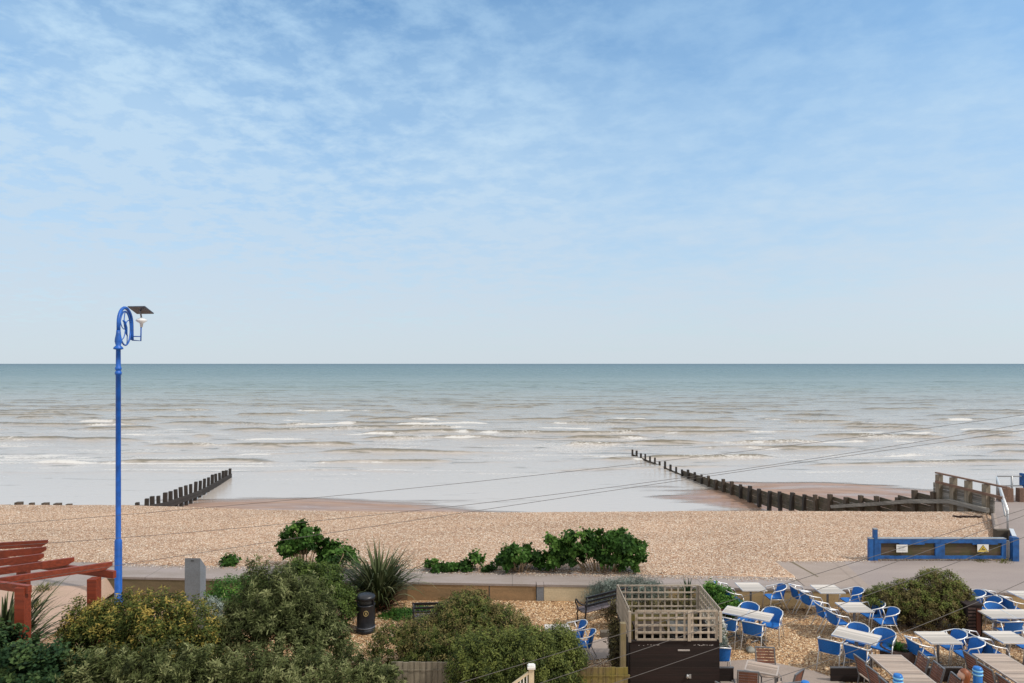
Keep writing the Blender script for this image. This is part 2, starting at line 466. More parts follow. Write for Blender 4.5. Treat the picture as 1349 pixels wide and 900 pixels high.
def leaf_mat(name, dark, mid, light, trans=0.28, rough=0.55):
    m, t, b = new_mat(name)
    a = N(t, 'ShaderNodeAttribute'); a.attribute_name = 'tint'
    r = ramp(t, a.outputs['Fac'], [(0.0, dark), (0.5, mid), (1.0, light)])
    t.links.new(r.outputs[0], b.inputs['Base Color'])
    b.inputs['Roughness'].default_value = rough
    b.inputs['Specular IOR Level'].default_value = 0.12
    tr = N(t, 'ShaderNodeBsdfTranslucent'); t.links.new(r.outputs[0], tr.inputs[0])
    mx = N(t, 'ShaderNodeMixShader'); mx.inputs[0].default_value = trans
    t.links.new(b.outputs[0], mx.inputs[1]); t.links.new(tr.outputs[0], mx.inputs[2])
    t.links.new(mx.outputs[0], t.nodes['Material Output'].inputs[0])
    return m
LM = {
 'ivy': leaf_mat('leaf_ivy', (0.012, 0.032, 0.015), (0.029, 0.067, 0.027), (0.091, 0.146, 0.049)),
 'hedge': leaf_mat('leaf_hedge', (0.037, 0.051, 0.015), (0.110, 0.140, 0.034), (0.512, 0.378, 0.098)),
 'olive': leaf_mat('leaf_olive', (0.034, 0.044, 0.016), (0.105, 0.130, 0.045), (0.30, 0.32, 0.15)),
 'green': leaf_mat('leaf_green', (0.024, 0.041, 0.015), (0.067, 0.104, 0.027), (0.146, 0.207, 0.049)),
 'mallow': leaf_mat('leaf_mallow', (0.018, 0.046, 0.011), (0.052, 0.125, 0.024), (0.13, 0.24, 0.05), 0.3),
 'hebe': leaf_mat('leaf_hebe', (0.027, 0.041, 0.015), (0.073, 0.098, 0.027), (0.183, 0.213, 0.055)),
 'brownhebe': leaf_mat('leaf_hebe_brown', (0.037, 0.027, 0.017), (0.104, 0.091, 0.037), (0.232, 0.195, 0.073)),
 'silver': leaf_mat('leaf_silver', (0.098, 0.122, 0.104), (0.232, 0.281, 0.244), (0.439, 0.488, 0.439)),
 'grass': leaf_mat('leaf_grass', (0.037, 0.091, 0.022), (0.073, 0.183, 0.037), (0.195, 0.366, 0.061)),
 'flax': leaf_mat('leaf_flax', (0.022, 0.028, 0.014), (0.065, 0.085, 0.032), (0.26, 0.27, 0.15), 0.15, 0.5),
 'flaxbase': leaf_mat('leaf_flax_dead', (0.061, 0.027, 0.017), (0.146, 0.067, 0.037), (0.268, 0.134, 0.073)),
 'whitefl': leaf_mat('petal_white', (0.55, 0.56, 0.50), (0.72, 0.72, 0.68), (0.85, 0.85, 0.82)),
 'pinkfl': leaf_mat('petal_pink', (0.427, 0.024, 0.098), (0.5, 0.04, 0.14), (0.6, 0.08, 0.2)),
 'tuft': leaf_mat('leaf_tuft', (0.061, 0.073, 0.024), (0.171, 0.183, 0.061), (0.390, 0.342, 0.134)),
}

# ------------------------------------------------------------------ the setting: ground, walk, beach, sand, sea
def edge_y(x): return 21.65 - 0.055 * x          # sea side of the garden = face of the retaining wall
def back_y(x): return 22.72 - 0.07 * x

# garden ground
gx = np.linspace(-70, 70, 141); gy = np.linspace(-12, 22.6, 36)
X, Y = np.meshgrid(gx, gy)
Z = -0.02 + 0.03 * fbm(X * 0.6, Y * 0.6)
Z = np.where(Y > edge_y(X) + 0.12, -0.3, Z)
tag(grid_mesh('garden_gravel', X, Y, Z, M['gravel']), kind='structure')

def sheet(name, poly, z, mat, thick=None):
    mb = MB()
    if thick: mb.prism(poly, z - thick, z)
    else: mb.add([(p[0], p[1], z) for p in poly], [tuple(range(len(poly)))])
    return tag(mb.build(name, mat), kind='structure')
# promenade and road: one slab
xs = np.linspace(-60, 60, 61)
WALLX0 = -13.3
front = [(x, edge_y(x) + 0.30) for x in xs]
sheet('promenade', [(-60, 21.5)] + [(WALLX0, 21.5), (WALLX0, edge_y(WALLX0) + 0.3)] + [p for p in front if WALLX0 < p[0] < 9.2] + [(9.2, edge_y(9.2) + 0.3), (9.2, 24.6), (-60, 28.5)], 0.5, M['promenade'], 0.5)
sheet('concrete_slab', [(9.22, edge_y(9.22) + 0.3), (11.0, edge_y(11.0) + 0.3), (11.55, 24.15), (9.3, 24.15)], 0.498, M['slab'], 0.5)
sheet('slab_joint', [(10.02, 22.4), (10.07, 22.4), (9.92, 24.05), (9.82, 24.05)], 0.503, M['wall_moss'])
sheet('road', [(11.02, edge_y(11) + 0.3)] + [p for p in front if p[0] > 11.6] + [(60, 45), (26.5, 36.2), (24.4, 34.6), (18.1, 25.6), (18.0, 24.2), (11.57, 24.2)], 0.5, M['road'], 0.9)
sheet('road_edge_strip', [(10.95, edge_y(11) + 0.32), (11.2, edge_y(11) + 0.32), (11.72, 24.18), (11.35, 24.18)], 0.505, M['slab'])
# ramp on the left, from the walk down into the garden
mb = MB(); mb.add([(-26, 21.5, 0.497), (WALLX0, 21.5, 0.497), (-13.0, 17.2, 0.01), (-24, 17.2, 0.01)], [(3, 2, 1, 0)])
mb.add([(WALLX0, 21.5, 0.497), (WALLX0, edge_y(WALLX0), 0.49), (-13.0, edge_y(-13.0), 0.02), (-12.6, 17.2, 0.01), (-13.0, 17.2, 0.01)], [(4, 3, 2, 1, 0)])
tag(mb.build('path_ramp', M['pinkpath']), kind='structure')
sheet('garden_path', [(-24, 17.22), (-9.5, 17.22), (-8.0, 12), (-24, 12)], 0.012, M['pinkpath'])
sheet('patio_paving', [(4.9, 17.1), (6.2, 17.3), (7.4, 16.6), (7.9, 15.9), (8.2, 12), (4.9, 12)], 0.014, M['slab'])
sheet('stepping_path', [(1.7, 18.15), (2.7, 18.75), (3.4, 18.9), (3.4, 18.0), (2.6, 17.4), (1.9, 17.2)], 0.014, M['slab'])

# shingle beach
xs_ = np.concatenate([np.linspace(-160, -45, 50), np.linspace(-44.6, 44.6, 450), np.linspace(45, 160, 50)])
ys_ = np.concatenate([np.linspace(21.9, 36, 150), np.linspace(36.2, 50, 80)])
X, Y = np.meshgrid(xs_, ys_)
def beach_z(X, Y):
    crest = 31.9 + 1.5 * (1 - sstep(-22, -6, X)) + 0.35 * (fbm(X * 0.09, X * 0 + 3.3, 3) - 0.5) * 2
    Z = 0.49 + 0.06 * fbm(X * 0.35, Y * 0.5, 4) + 0.05 * (fbm(X * 0.12, Y * 1.1 + X * 0.05, 4) - 0.5) + 0.02 * fbm(X * 3, Y * 3, 3)
    Z = Z - sstep(0, 1.2, Y - crest) * 0.12 - np.clip(Y - crest - 0.5, 0, 99) * 0.27
    return Z + 0.02 * np.exp(-((Y - crest + 0.8) / 0.8) ** 2)
Z = beach_z(X, Y)
bnd = np.where(X < 9.3, back_y(X), 24.18)
bnd = bnd + 0.10 * (fbm(X * 1.3, Y * 0 + 9) - 0.5) * 2
rise = sstep(-0.10, 0.5, Y - bnd)
Z = np.where(rise < 1, 0.44 + (Z - 0.44) * rise, Z)
xr = 0.705 * Y + 0.0
ap = sstep(-0.35, 0.0, X - xr) * (Y < 35.2) * (Y > 24.0)
Z = Z * (1 - ap) + 0.40 * ap
ap2 = sstep(-0.5, 0.5, X - 25.4) * (Y >= 35.2)
Z = np.where((X > 17.9) & (Y < 26.0), np.minimum(Z, 0.40), Z)
Z = np.where(Y < edge_y(X) + 0.5, -0.5, Z)
tag(grid_mesh('shingle_beach', X, Y, Z, M['shingle']), kind='structure')

# wet sand flat and sea bed
WL = -3.5
m, t, b = new_mat('wet_sand')
oc = objco(t)
c = ramp(t, noise(t, mapping(t, oc, (0.25, 1, 1)), 1.2, 6, 0.65), [(0.3, (0.25, 0.145, 0.095)), (0.7, (0.38, 0.25, 0.18))])
t.links.new(c.outputs[0], b.inputs['Base Color'])
t.links.new(ramp(t, noise(t, mapping(t, oc, (0.1, 0.5, 1)), 1.0, 4), [(0.4, 0.25), (0.6, 0.65)]).outputs[0], b.inputs['Roughness'])
bump(t, b, noise(t, mapping(t, oc, (1, 3, 1)), 3.0, 5), 0.3, 0.02)
M['sand'] = m
xs_ = np.linspace(-170, 170, 500); ys_ = np.linspace(43, 150, 260)
X, Y = np.meshgrid(xs_, ys_)
def sand_z(X, Y):
    Z = WL - 0.07 - 0.009 * (Y - 50)
    Z = Z + 0.50 * np.exp(-((X + 17) / 10) ** 2 - ((Y - 49.5) / 4.6) ** 2)
    Z = Z + 0.46 * np.exp(-((X - 26) / 9.5) ** 2 - ((Y - 57) / 5.6) ** 2)
    Z = Z + 0.26 * (fbm(X * 0.10, Y * 0.6, 5) - 0.5)
    return np.where(Y < 47, Z - (47 - Y) * 0.05, Z)
Z = sand_z(X, Y)
tag(grid_mesh('sand', X, Y, Z, M['sand']), kind='structure')
tag(grid_mesh('sea_bed', *np.meshgrid(np.linspace(-30000, 30000, 9), np.linspace(149, 30000, 9)), np.full((9, 9), -5.2), M['sand']), kind='structure')

# sea
rows = [45.5]
while rows[-1] < 24000:
    y = rows[-1]
    rows.append(y + (max(0.26, y * 0.0038) if y < 420 else y * (0.012 if y < 2500 else 0.05)))
rows = np.array(rows)
tt = np.linspace(-1.15, 1.15, 760)
T, Y = np.meshgrid(tt, rows)
X = T * (Y + 25)
lam = 7.2
warp = 16 * (fbm(X / 50, Y / 45, 3) - 0.5) + 4.0 * (fbm(X / 10, Y / 9, 2) - 0.5)
ph = (Y + warp) / lam
ncr = np.round(ph); dph = ph - ncr
msk = fbm(X / 13 + ncr * 37.7, ncr * 5.13, 3)
msk = sstep(0.42, 0.62, msk)
A = sstep(62, 84, Y) * 0.40 * (1 - 0.55 * sstep(125, 230, Y)) * (1 - sstep(600, 2000, Y))
# steep shoreward face, gentle back
prof = np.where(dph < 0, np.exp(-(dph / 0.075) ** 2), np.exp(-(dph / 0.20) ** 2))
Hh = A * prof * (0.18 + 0.95 * msk)
chop = (fbm(X / 2.6, Y / 1.2, 3) - 0.5) * 0.22 * sstep(60, 95, Y) * (1 - sstep(250, 600, Y))
swell = (fbm(X / 26, Y / 7, 3) - 0.5) * 0.5 * sstep(110, 220, Y) * (1 - sstep(1500, 4000, Y))
Zs = WL + Hh + chop + swell
zone = sstep(68, 80, Y) * (1 - sstep(120, 230, Y))
brk = sstep(0.57, 0.80, fbm(X / 9 + ncr * 11.7, ncr * 3.13 + 50, 3))
foam = brk * zone * np.exp(-((dph + 0.09) / 0.05) ** 2) * (0.35 + 0.9 * fbm(X / 1.3, Y / 0.8, 3))
lace = sstep(0.40, 0.66, fbm(X / 8, Y / 2.4, 4)) * sstep(60, 80, Y) * (1 - sstep(105, 190, Y)) * 0.46
shore = sstep(0.56, 0.66, fbm(X / 18, Y / 1.0, 3)) * sstep(58, 64, Y) * (1 - sstep(76, 84, Y)) * 0.35
foam = np.clip(foam * 1.15 + lace + shore, 0, 1)
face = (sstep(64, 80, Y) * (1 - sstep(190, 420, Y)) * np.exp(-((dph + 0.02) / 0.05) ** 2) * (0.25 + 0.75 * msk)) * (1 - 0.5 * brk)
ph2 = (Y + 5 * (fbm(X / 14 + 40, Y / 10, 3) - 0.5)) / 2.7
d2 = ph2 - np.round(ph2); m2 = sstep(0.52, 0.70, fbm(X / 5 + np.round(ph2) * 17.7, np.round(ph2) * 3.3, 3))
sm = np.exp(-(d2 / 0.16) ** 2) * m2 * (0.25 + 0.75 * sstep(58, 78, Y)) * (1 - sstep(130, 260, Y))
Zs = Zs + 0.07 * sm * sstep(62, 76, Y)
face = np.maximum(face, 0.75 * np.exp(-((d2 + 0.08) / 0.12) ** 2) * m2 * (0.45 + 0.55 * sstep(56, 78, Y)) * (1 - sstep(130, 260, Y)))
film = np.where(Y < 90, sstep(-0.01, 0.11, Zs - sand_z(X, Y)), 1.0)
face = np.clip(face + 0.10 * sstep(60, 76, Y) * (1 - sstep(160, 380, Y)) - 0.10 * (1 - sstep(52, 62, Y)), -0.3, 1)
m, t, b = new_mat('sea_water')
oc = objco(t)
sp = N(t, 'ShaderNodeSeparateXYZ'); t.links.new(oc, sp.inputs[0])
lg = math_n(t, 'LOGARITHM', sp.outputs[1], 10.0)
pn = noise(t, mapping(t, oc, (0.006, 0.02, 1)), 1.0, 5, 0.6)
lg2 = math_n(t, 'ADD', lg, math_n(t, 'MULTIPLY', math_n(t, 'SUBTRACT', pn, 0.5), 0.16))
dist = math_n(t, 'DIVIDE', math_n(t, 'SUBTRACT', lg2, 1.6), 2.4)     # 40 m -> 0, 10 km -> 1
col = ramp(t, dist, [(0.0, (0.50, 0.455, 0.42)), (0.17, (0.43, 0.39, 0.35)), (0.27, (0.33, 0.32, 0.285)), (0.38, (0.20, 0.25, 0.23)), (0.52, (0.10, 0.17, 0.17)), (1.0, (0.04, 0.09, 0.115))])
fa = N(t, 'ShaderNodeAttribute'); fa.attribute_name = 'foam'
ff = noise(t, mapping(t, oc, (0.8, 1.8, 1)), 2.6, 7, 0.75)
fm = math_n(t, 'ADD', fa.outputs['Fac'], math_n(t, 'MULTIPLY', math_n(t, 'SUBTRACT', ff, 0.5), 1.5))
fmr = ramp(t, fm, [(0.42, 0), (0.62, 1)])
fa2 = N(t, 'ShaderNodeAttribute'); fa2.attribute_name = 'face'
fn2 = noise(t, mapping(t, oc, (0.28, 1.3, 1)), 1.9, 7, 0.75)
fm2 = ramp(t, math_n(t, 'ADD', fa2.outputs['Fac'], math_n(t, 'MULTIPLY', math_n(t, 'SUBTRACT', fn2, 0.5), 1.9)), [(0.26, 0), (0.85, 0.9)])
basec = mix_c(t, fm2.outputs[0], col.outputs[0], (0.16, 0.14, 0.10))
fc = mix_c(t, fmr.outputs[0], basec, (0.60, 0.585, 0.56))
t.links.new(fc, b.inputs['Base Color'])
b.inputs['IOR'].default_value = 1.33
t.links.new(math_n(t, 'ADD', math_n(t, 'MULTIPLY', fmr.outputs[0], 0.5), ramp(t, dist, [(0.0, 0.16), (0.2, 0.18), (0.5, 0.25), (1.0, 0.35)]).outputs[0]), b.inputs['Roughness'])
rip = noise(t, mapping(t, oc, (0.8, 2.2, 1)), 1.6, 5, 0.6)
rip2 = noise(t, mapping(t, oc, (0.05, 0.20, 1)), 1.0, 6, 0.65)
rip3 = noise(t, mapping(t, oc, (0.008, 0.035, 1)), 1.0, 6, 0.7)
hsum = math_n(t, 'ADD', math_n(t, 'MULTIPLY', rip, 0.10), math_n(t, 'MULTIPLY', rip2, math_n(t, 'MULTIPLY', ramp(t, dist, [(0.1, 0), (0.3, 1)]).outputs[0], 1.6)))
hsum = math_n(t, 'ADD', hsum, math_n(t, 'MULTIPLY', rip3, math_n(t, 'MULTIPLY', ramp(t, dist, [(0.3, 0), (0.5, 1)]).outputs[0], 7.0)))
bn = N(t, 'ShaderNodeBump', inp={'Distance': 1.0})
t.links.new(ramp(t, dist, [(0.05, 0.16), (0.18, 0.6), (0.5, 1.0)]).outputs[0], bn.inputs['Strength'])
t.links.new(hsum, bn.inputs['Height']); t.links.new(bn.outputs[0], b.inputs['Normal'])
fl = N(t, 'ShaderNodeAttribute'); fl.attribute_name = 'film'
trn = N(t, 'ShaderNodeBsdfTransparent'); mxs = N(t, 'ShaderNodeMixShader')
fln = math_n(t, 'ADD', fl.outputs['Fac'], math_n(t, 'MULTIPLY', math_n(t, 'SUBTRACT', noise(t, mapping(t, oc, (0.5, 2.2, 1)), 1.6, 5, 0.65), 0.5), 0.5))
t.links.new(ramp(t, fln, [(0.15, 0.15), (0.8, 1.0)]).outputs[0], mxs.inputs[0]); t.links.new(trn.outputs[0], mxs.inputs[1]); t.links.new(b.outputs[0], mxs.inputs[2])
t.links.new(mxs.outputs[0], t.nodes['Material Output'].inputs[0])
M['sea'] = m
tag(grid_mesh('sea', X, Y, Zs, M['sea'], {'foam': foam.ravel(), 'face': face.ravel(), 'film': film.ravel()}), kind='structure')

# ------------------------------------------------------------------ retaining wall, sections
def wall_seg(name, x0, x1, mat, label, h=0.5, out=0.0, joint=None):
    r = thing(name, label, 'wall')
    mb = MB()
    a0, a1 = edge_y(x0) - out, edge_y(x1) - out
    mb.prism([(x0, a0), (x1, a1), (x1, a1 + 0.28), (x0, a0 + 0.28)], -0.1, h - 0.055)
    mb.build('wall_face', mat, r)
    mb = MB()
    mb.prism([(x0, a0 - 0.02), (x1, a1 - 0.02), (x1, a1 + 0.298), (x0, a0 + 0.298)], h - 0.055, h + 0.012)
    mb.build('coping', M['promenade'] if joint is None else joint, r)
    return r
wall_seg('garden_wall', WALLX0, -3.35, M['wall_moss'], 'mossy dark stretch of garden wall behind the blue lamp post and bollard')
wall_seg('garden_wall', -3.345, 0.76, M['wall_tan'], 'stained brown stretch of low garden wall right of the spiky plant')
wall_seg('garden_wall', 0.78, 1.0, M['greyblock'], 'narrow blue-grey block between brown and cream wall stretches', out=0.03)
wall_seg('garden_wall', 1.01, 4.9, M['wall_cream'], 'cream painted stretch of low wall behind the black bench')
wall_seg('garden_wall', 4.905, 36, M['wall_buff'], 'long buff stretch of low wall behind the blue cafe chairs')
mb = MB(); mb.box((-0.72, edge_y(-0.72) - 0.004, 0.22), (0.03, 0.01, 0.44)); cr = mb.build('wall_crack', M['ink'])
tag(cr, 'dark vertical crack in the brown wall stretch', 'crack')

# ------------------------------------------------------------------ groynes
def groyne_top(D):
    return float(np.interp(D, [31.5, 35, 39, 45, 52, 60, 67, 82], [1.35, 1.0, -0.12, -1.15, -2.05, -2.55, -2.8, -2.72]))
def gr_x(D): return 27.3 - 0.158 * D
g = thing('groyne', 'long timber groyne running out into the surf on the right', 'groyne', (gr_x(57), 57, WL))
gi = Vector(g.location)
def loc(p): return Vector(p) - gi
mb = MB()
seg = np.arange(31.9, 82, 1.45)
for i in range(len(seg) - 1):
    if seg[i] < 34.5: continue
    d0, d1 = seg[i], seg[i + 1]
    tz = groyne_top((d0 + d1) / 2) - 0.32
    if d0 > 66: tz -= 0.38
    n = 7 if d0 < 44 else 4
    for k in range(n):
        zt = tz - k * 0.27
        mb.beam(loc((gr_x(d0), d0, zt)), loc((gr_x(d1), d1, zt - random.uniform(0, 0.03))), 0.07, 0.25)
mb.build('plank_wall', M['groyne'], g)
for i, d in enumerate(seg):
    if d < 34.6: continue
    mb = MB(); h = random.uniform(-0.14, 0.12)
    zt = groyne_top(d) + h
    s_ = (0.25 if d < 60 else 0.20) * random.uniform(0.82, 1.12)
    mb.box(loc((gr_x(d) - 0.14, d, (zt - 4.2) / 2)), (s_, s_, zt + 4.2), rz=R(9), rx=R(random.uniform(-2.5, 2.5)), ry=R(random.uniform(-2.5, 2.5)), taper=0.9)
    mb.build('post', M['groyne_dark'] if 46 < d < 56 or d > 62 else M['groyne_post'], g)
for dd in (31.9, 32.9, 33.8, 34.7):
    mb = MB(); mb.box(loc((gr_x(dd) - 0.1, dd, 0.40)), (0.24, 0.24, 2.9), rz=R(9)); mb.build('post', M['pale_post'], g)
mb = MB()
for k in range(6):
    mb.beam(loc((gr_x(31.6) + 0.02, 31.6, 1.3 - k * 0.27)), loc((gr_x(35.2) + 0.02, 35.2, 1.25 - k * 0.27)), 0.07, 0.25)
mb.build('plank_wall', M['greyplank'], g)
mb = MB(); mb.beam(loc((gr_x(30.7) - 0.1, 30.7, 1.90)), loc((gr_x(34.9) - 0.1, 34.9, 1.92)), 0.14, 0.07); mb.build('rail', M['rail_brown'], g)
mb = MB(); mb.beam(loc((gr_x(30.6) - 0.28, 30.6, 1.42)), loc((gr_x(34.7) - 0.28, 34.7, 1.50)), 0.07, 0.12); mb.build('rail', M['rail_brown'], g)
mb = MB()
pts = [(gr_x(31.4) - 0.45, 31.4, 0.74), (gr_x(33.7) - 0.35, 33.7, 0.70), (gr_x(36.5) - 0.36, 36.5, 0.13), (gr_x(38.6) - 0.36, 38.6, -0.42), (gr_x(43) - 0.36, 43, -1.52)]
for a, b_ in zip(pts[:-1], pts[1:]): mb.beam(loc(a), loc(b_), 0.18, 0.2)
mb.build('waling_beam', M['greyplank'], g)

def gl_x(D): return -16.7 - 0.158 * D
g = thing('groyne', 'short dark timber groyne standing in wet sand on the left', 'groyne', (gl_x(56), 56, WL))
gi = Vector(g.location)
mb = MB()
for d0 in np.arange(45.0, 66, 1.5):
    d1 = d0 + 1.5
    z0 = float(np.interp(d0, [42, 48, 56, 66], [-1.5, -2.35, -3.0, -3.25])); z1 = float(np.interp(d1, [42, 48, 56, 66], [-1.5, -2.35, -3.0, -3.25]))
    for k in range(2): mb.beam(loc((gl_x(d0), d0, z0 - k * 0.24)), loc((gl_x(d1), d1, z1 - k * 0.24)), 0.08, 0.22)
mb.build('plank_wall', M['groyne_dark'], g)
lp = np.interp(np.arange(15), np.arange(15), [306, 298, 290.5, 282.5, 275, 267, 258.5, 250, 240.5, 230, 219, 206, 196, 203, 184])
for i, p_ in enumerate([304, 299, 295, 291, 286, 281, 276, 270.5, 265, 259, 253, 247, 240.5, 234, 226.5, 219, 211, 203, 194.5, 184]):
    q = (p_ - 674.5) / FPX
    D = 16.7 / (-q - 0.158)
    ty = float(np.interp(p_, [184, 203, 226, 304], [661.5, 655, 648, 617.5])) + random.uniform(-1.2, 0.8)
    zt = CH - (ty - 479) * D / FPX
    mb = MB(); mb.box(loc((gl_x(D) - 0.1, D, (zt - 4.2) / 2)), (0.24 * random.uniform(0.85, 1.15), 0.24, zt + 4.2), rz=R(9), ry=R(random.uniform(-2.5, 2.5)), taper=0.92)
    mb.build('post', M['groyne_dark'], g)
blab = ['low stub of old post at the photo\'s left edge on the shingle', 'tallest square stub of old post among those left of the lamp post',
        'slim stub of old post just right of the tallest stub', 'square stub of old post fourth from the left on the crest',
        'broad low stub of old post fifth from the left on the crest', 'small stub of old post nearest the lamp post on the crest']
for (p_, ty, wd), lb in zip([(8, 665.5, 0.3), (25, 661.5, 0.3), (42, 662.5, 0.2), (60, 662.5, 0.28), (76, 663, 0.3), (91, 664, 0.24)], blab):
    D = 34.6
    q = at(p_, ty, D=D)
    mb = MB(); mb.box((0, 0, q.z / 2 - 0.3), (wd, wd, q.z + 0.6), rz=R(8), taper=0.96)
    o = mb.build('timber_post', M['groyne_post']); o.location = (q.x, q.y, 0)
    tag(o, lb, 'post', 'buried posts on the shingle crest')

# handrails by the ramp
h = thing('handrail', 'pale slanting metal handrail at the edge of the concrete ramp', 'handrail', (20.2, 27.8, 0.5))
gi = Vector(h.location)
a, b_ = at(1327.5, 673, D=28.6), at(1313.4, 629, D=35)
mb = MB(); mb.tube([loc(a), loc(b_)], 0.05, 8); mb.build('rail', M['alu'], h)
a2, b2 = at(1324.5, 680, D=28.4), at(1316, 640, D=35)
mb = MB(); mb.tube([loc(a2), loc(b2)], 0.035, 8); mb.build('rail', M['galv'], h)
for k in (0.0, 1.0):
    p_ = a.lerp(b_, k); mb = MB(); mb.tube([loc((p_.x, p_.y, p_.z)), loc((p_.x, p_.y, 0.42))], 0.04, 8); mb.build('post', M['galv'], h)
h = thing('railing', 'thin grey sea-front railing at the right edge beyond the ramp', 'railing', (25, 35.2, 0.5))
gi = Vector(h.location)
for yy in (627.5, 640):
    mb = MB(); mb.tube([loc(at(1314, yy, D=35.1)), loc(at(1400, yy, D=35.1))], 0.035, 8); mb.build('rail', M['galv'], h)
for pp in (1333, 1390):
    mb = MB(); q = at(pp, 627, D=35.1); mb.tube([loc(q), loc((q.x, q.y, 0.4))], 0.05, 8); mb.build('post', M['galv'], h)
mb = MB(); q = at(1349, 632, D=35.0); mb.box((0, 0, 0.0), (0.12, 0.5, 0.62)); mb.tube([(0, 0, -0.3), (0, 0, -1.3)], 0.04)
o = mb.build('blue_sign', M['gateblue']); o.location = q
tag(o, 'blue board on the railing at the right edge of the photo', 'sign')
for pp, ty, wd, lb in ((1325, 643, 0.6, 'brown timber bollard left of the railing post'), (1345, 643, 0.35, 'brown timber bollard under the blue board')):
    q = at(pp, ty, D=34.6); mb = MB(); mb.box((0, 0, 0.35), (wd, 0.3, 0.9), taper=0.95); o = mb.build('timber_bollard', M['rail_brown']); o.location = (q.x, q.y, q.z - 0.8)
    tag(o, lb, 'bollard', 'timber bollards beyond the ramp')

# ------------------------------------------------------------------ blue flood gate
h = thing('flood_gate', 'blue framed beach gate with brown boards and two signs beside the road', 'gate', (15.3, 24.3, 0.5))
gi = Vector(h.location)
GX0, GX1, GY = 12.96, 17.55, 24.3
mb = MB()
z0, z1 = 0.56, 1.27
for (xa, xb) in ((GX0, 15.19), (15.21, GX1)):
    mb.box(loc(((xa + xb) / 2, GY, z1 - 0.075)), (xb - xa, 0.16, 0.15))
    mb.box(loc(((xa + xb) / 2, GY, z0 + 0.055)), (xb - xa, 0.14, 0.11))
for (xx, ww) in ((GX0 + 0.07, 0.14), (15.2, 0.34), (GX1 - 0.08, 0.16)): mb.box(loc((xx, GY - 0.001, (z0 + z1) / 2)), (ww, 0.145, z1 - z0 - 0.01))
for xx in (14.2, 16.8): mb.box(loc((xx, GY - 0.03, z1 - 0.17)), (0.9, 0.10, 0.06))
mb.build('frame', M['gateblue'], h, 0.006)
mb = MB(); mb.box(loc(((GX0 + GX1) / 2, GY + 0.01, (z0 + z1) / 2)), (GX1 - GX0 - 0.1, 0.06, z1 - z0 - 0.1)); mb.build('board_panel', M['gateboard'], h)
mb = MB(); mb.box(loc(((GX0 + GX1) / 2, GY, z1 + 0.012)), (GX1 - GX0, 0.17, 0.022)); mb.build('top_strip', M['galv'], h)
for xx, ww, zt in ((12.74, 0.15, 1.29), (12.90, 0.12, 1.62)):
    mb = MB(); mb.box(loc((xx + 0.0, GY - 0.05, (zt + 0.48) / 2)), (ww, 0.14, zt - 0.48)); p_ = mb.build('gate_post', M['gateblue'], h)
    mb = MB(); mb.box(loc((xx, GY - 0.05, zt + 0.01)), (ww + 0.01, 0.15, 0.03)); mb.build('cap', M['galv'], p_)
mb = MB(); mb.box(loc((17.82, GY - 0.08, 0.90)), (0.22, 0.2, 0.88)); mb.build('gate_post', M['gateblue'], h)
mb = MB(); mb.box(loc((17.66, GY + 0.0, 0.90)), (0.05, 0.12, 0.6)); mb.build('latch', M['galv'], h)
mb = MB(); mb.beam(loc((17.93, 24.35, 1.33)), loc((18.62, 25.45, 1.33)), 0.13, 0.03); mb.build('return_rail', M['alu'], h)
mb = MB(); mb.beam(loc((17.95, 24.38, 0.93)), loc((18.64, 25.48, 0.93)), 0.08, 0.74); mb.build('return_panel', M['gateblue'], h)
mb = MB(); mb.box((0, 0, 0), (0.40, 0.012, 0.27)); s1 = mb.build('sign_plate', M['white'], h); s1.location = loc((13.83, GY - 0.10, 0.94))
mb = MB()
for k in range(4): mb.box((-0.03 + 0.02 * (k % 2), -0.009, 0.08 - k * 0.045), (0.26 - 0.05 * (k % 3), 0.004, 0.012))
q = mb.build('print', M['inkgrey'], s1)
mb = MB(); mb.box((0, 0, 0), (0.40, 0.012, 0.27)); s2 = mb.build('sign_plate', M['white'], h); s2.location = loc((16.7, GY - 0.10, 0.95)); s2['label'] = 'white sign with yellow warning triangle'
mb = MB(); mb.add([(-0.15, -0.01, -0.07), (0.15, -0.01, -0.07), (0, -0.01, 0.125)], [(0, 1, 2)]); mb.build('triangle_border', M['ink'], s2)
mb = MB(); mb.add([(-0.12, -0.014, -0.055), (0.12, -0.014, -0.055), (0, -0.014, 0.098)], [(0, 1, 2)]); mb.build('triangle', M['yellow'], s2)
mb = MB(); mb.beam((-0.05, -0.018, -0.035), (0.02, -0.018, 0.035), 0.004, 0.02); mb.beam((-0.03, -0.018, -0.03), (0.06, -0.018, -0.035), 0.004, 0.02); mb.build('symbol', M['ink'], s2)
mb = MB(); mb.box((0, -0.01, -0.10), (0.38, 0.006, 0.045)); mb.build('yellow_strip', M['yellow'], s2)
mb = MB(); mb.box((0, 0, 0.45), (0.5, 0.25, 0.9)); o = mb.build('end_wall', M['darkwall']); o.location = (18.42, 25.65, 0.36)
tag(o, 'short dark concrete wall behind the right end of the blue gate', 'wall')
mb = MB(); mb.prism([(18.75, 26.4), (18.95, 26.4), (21.9, 30.9), (21.7, 30.9)], 0.3, 0.72); o = mb.build('kerb_wall', M['slab'])
tag(o, 'low weathered concrete edge between shingle and ramp', 'kerb wall')
mb = MB()
for k in range(14): mb.box((-0.5 + k * 0.075, random.uniform(-0.05, 0.05), 0.02), (random.uniform(0.22, 0.32), 0.09, 0.05), rz=random.uniform(0, 3))
o = mb.build('seaweed', M['weed']); q = at(1275, 682, z=0.53); o.location = q + Vector((0, 0, 0.03)); tag(o, 'dark dry seaweed lying on the shingle near the groyne', 'seaweed')

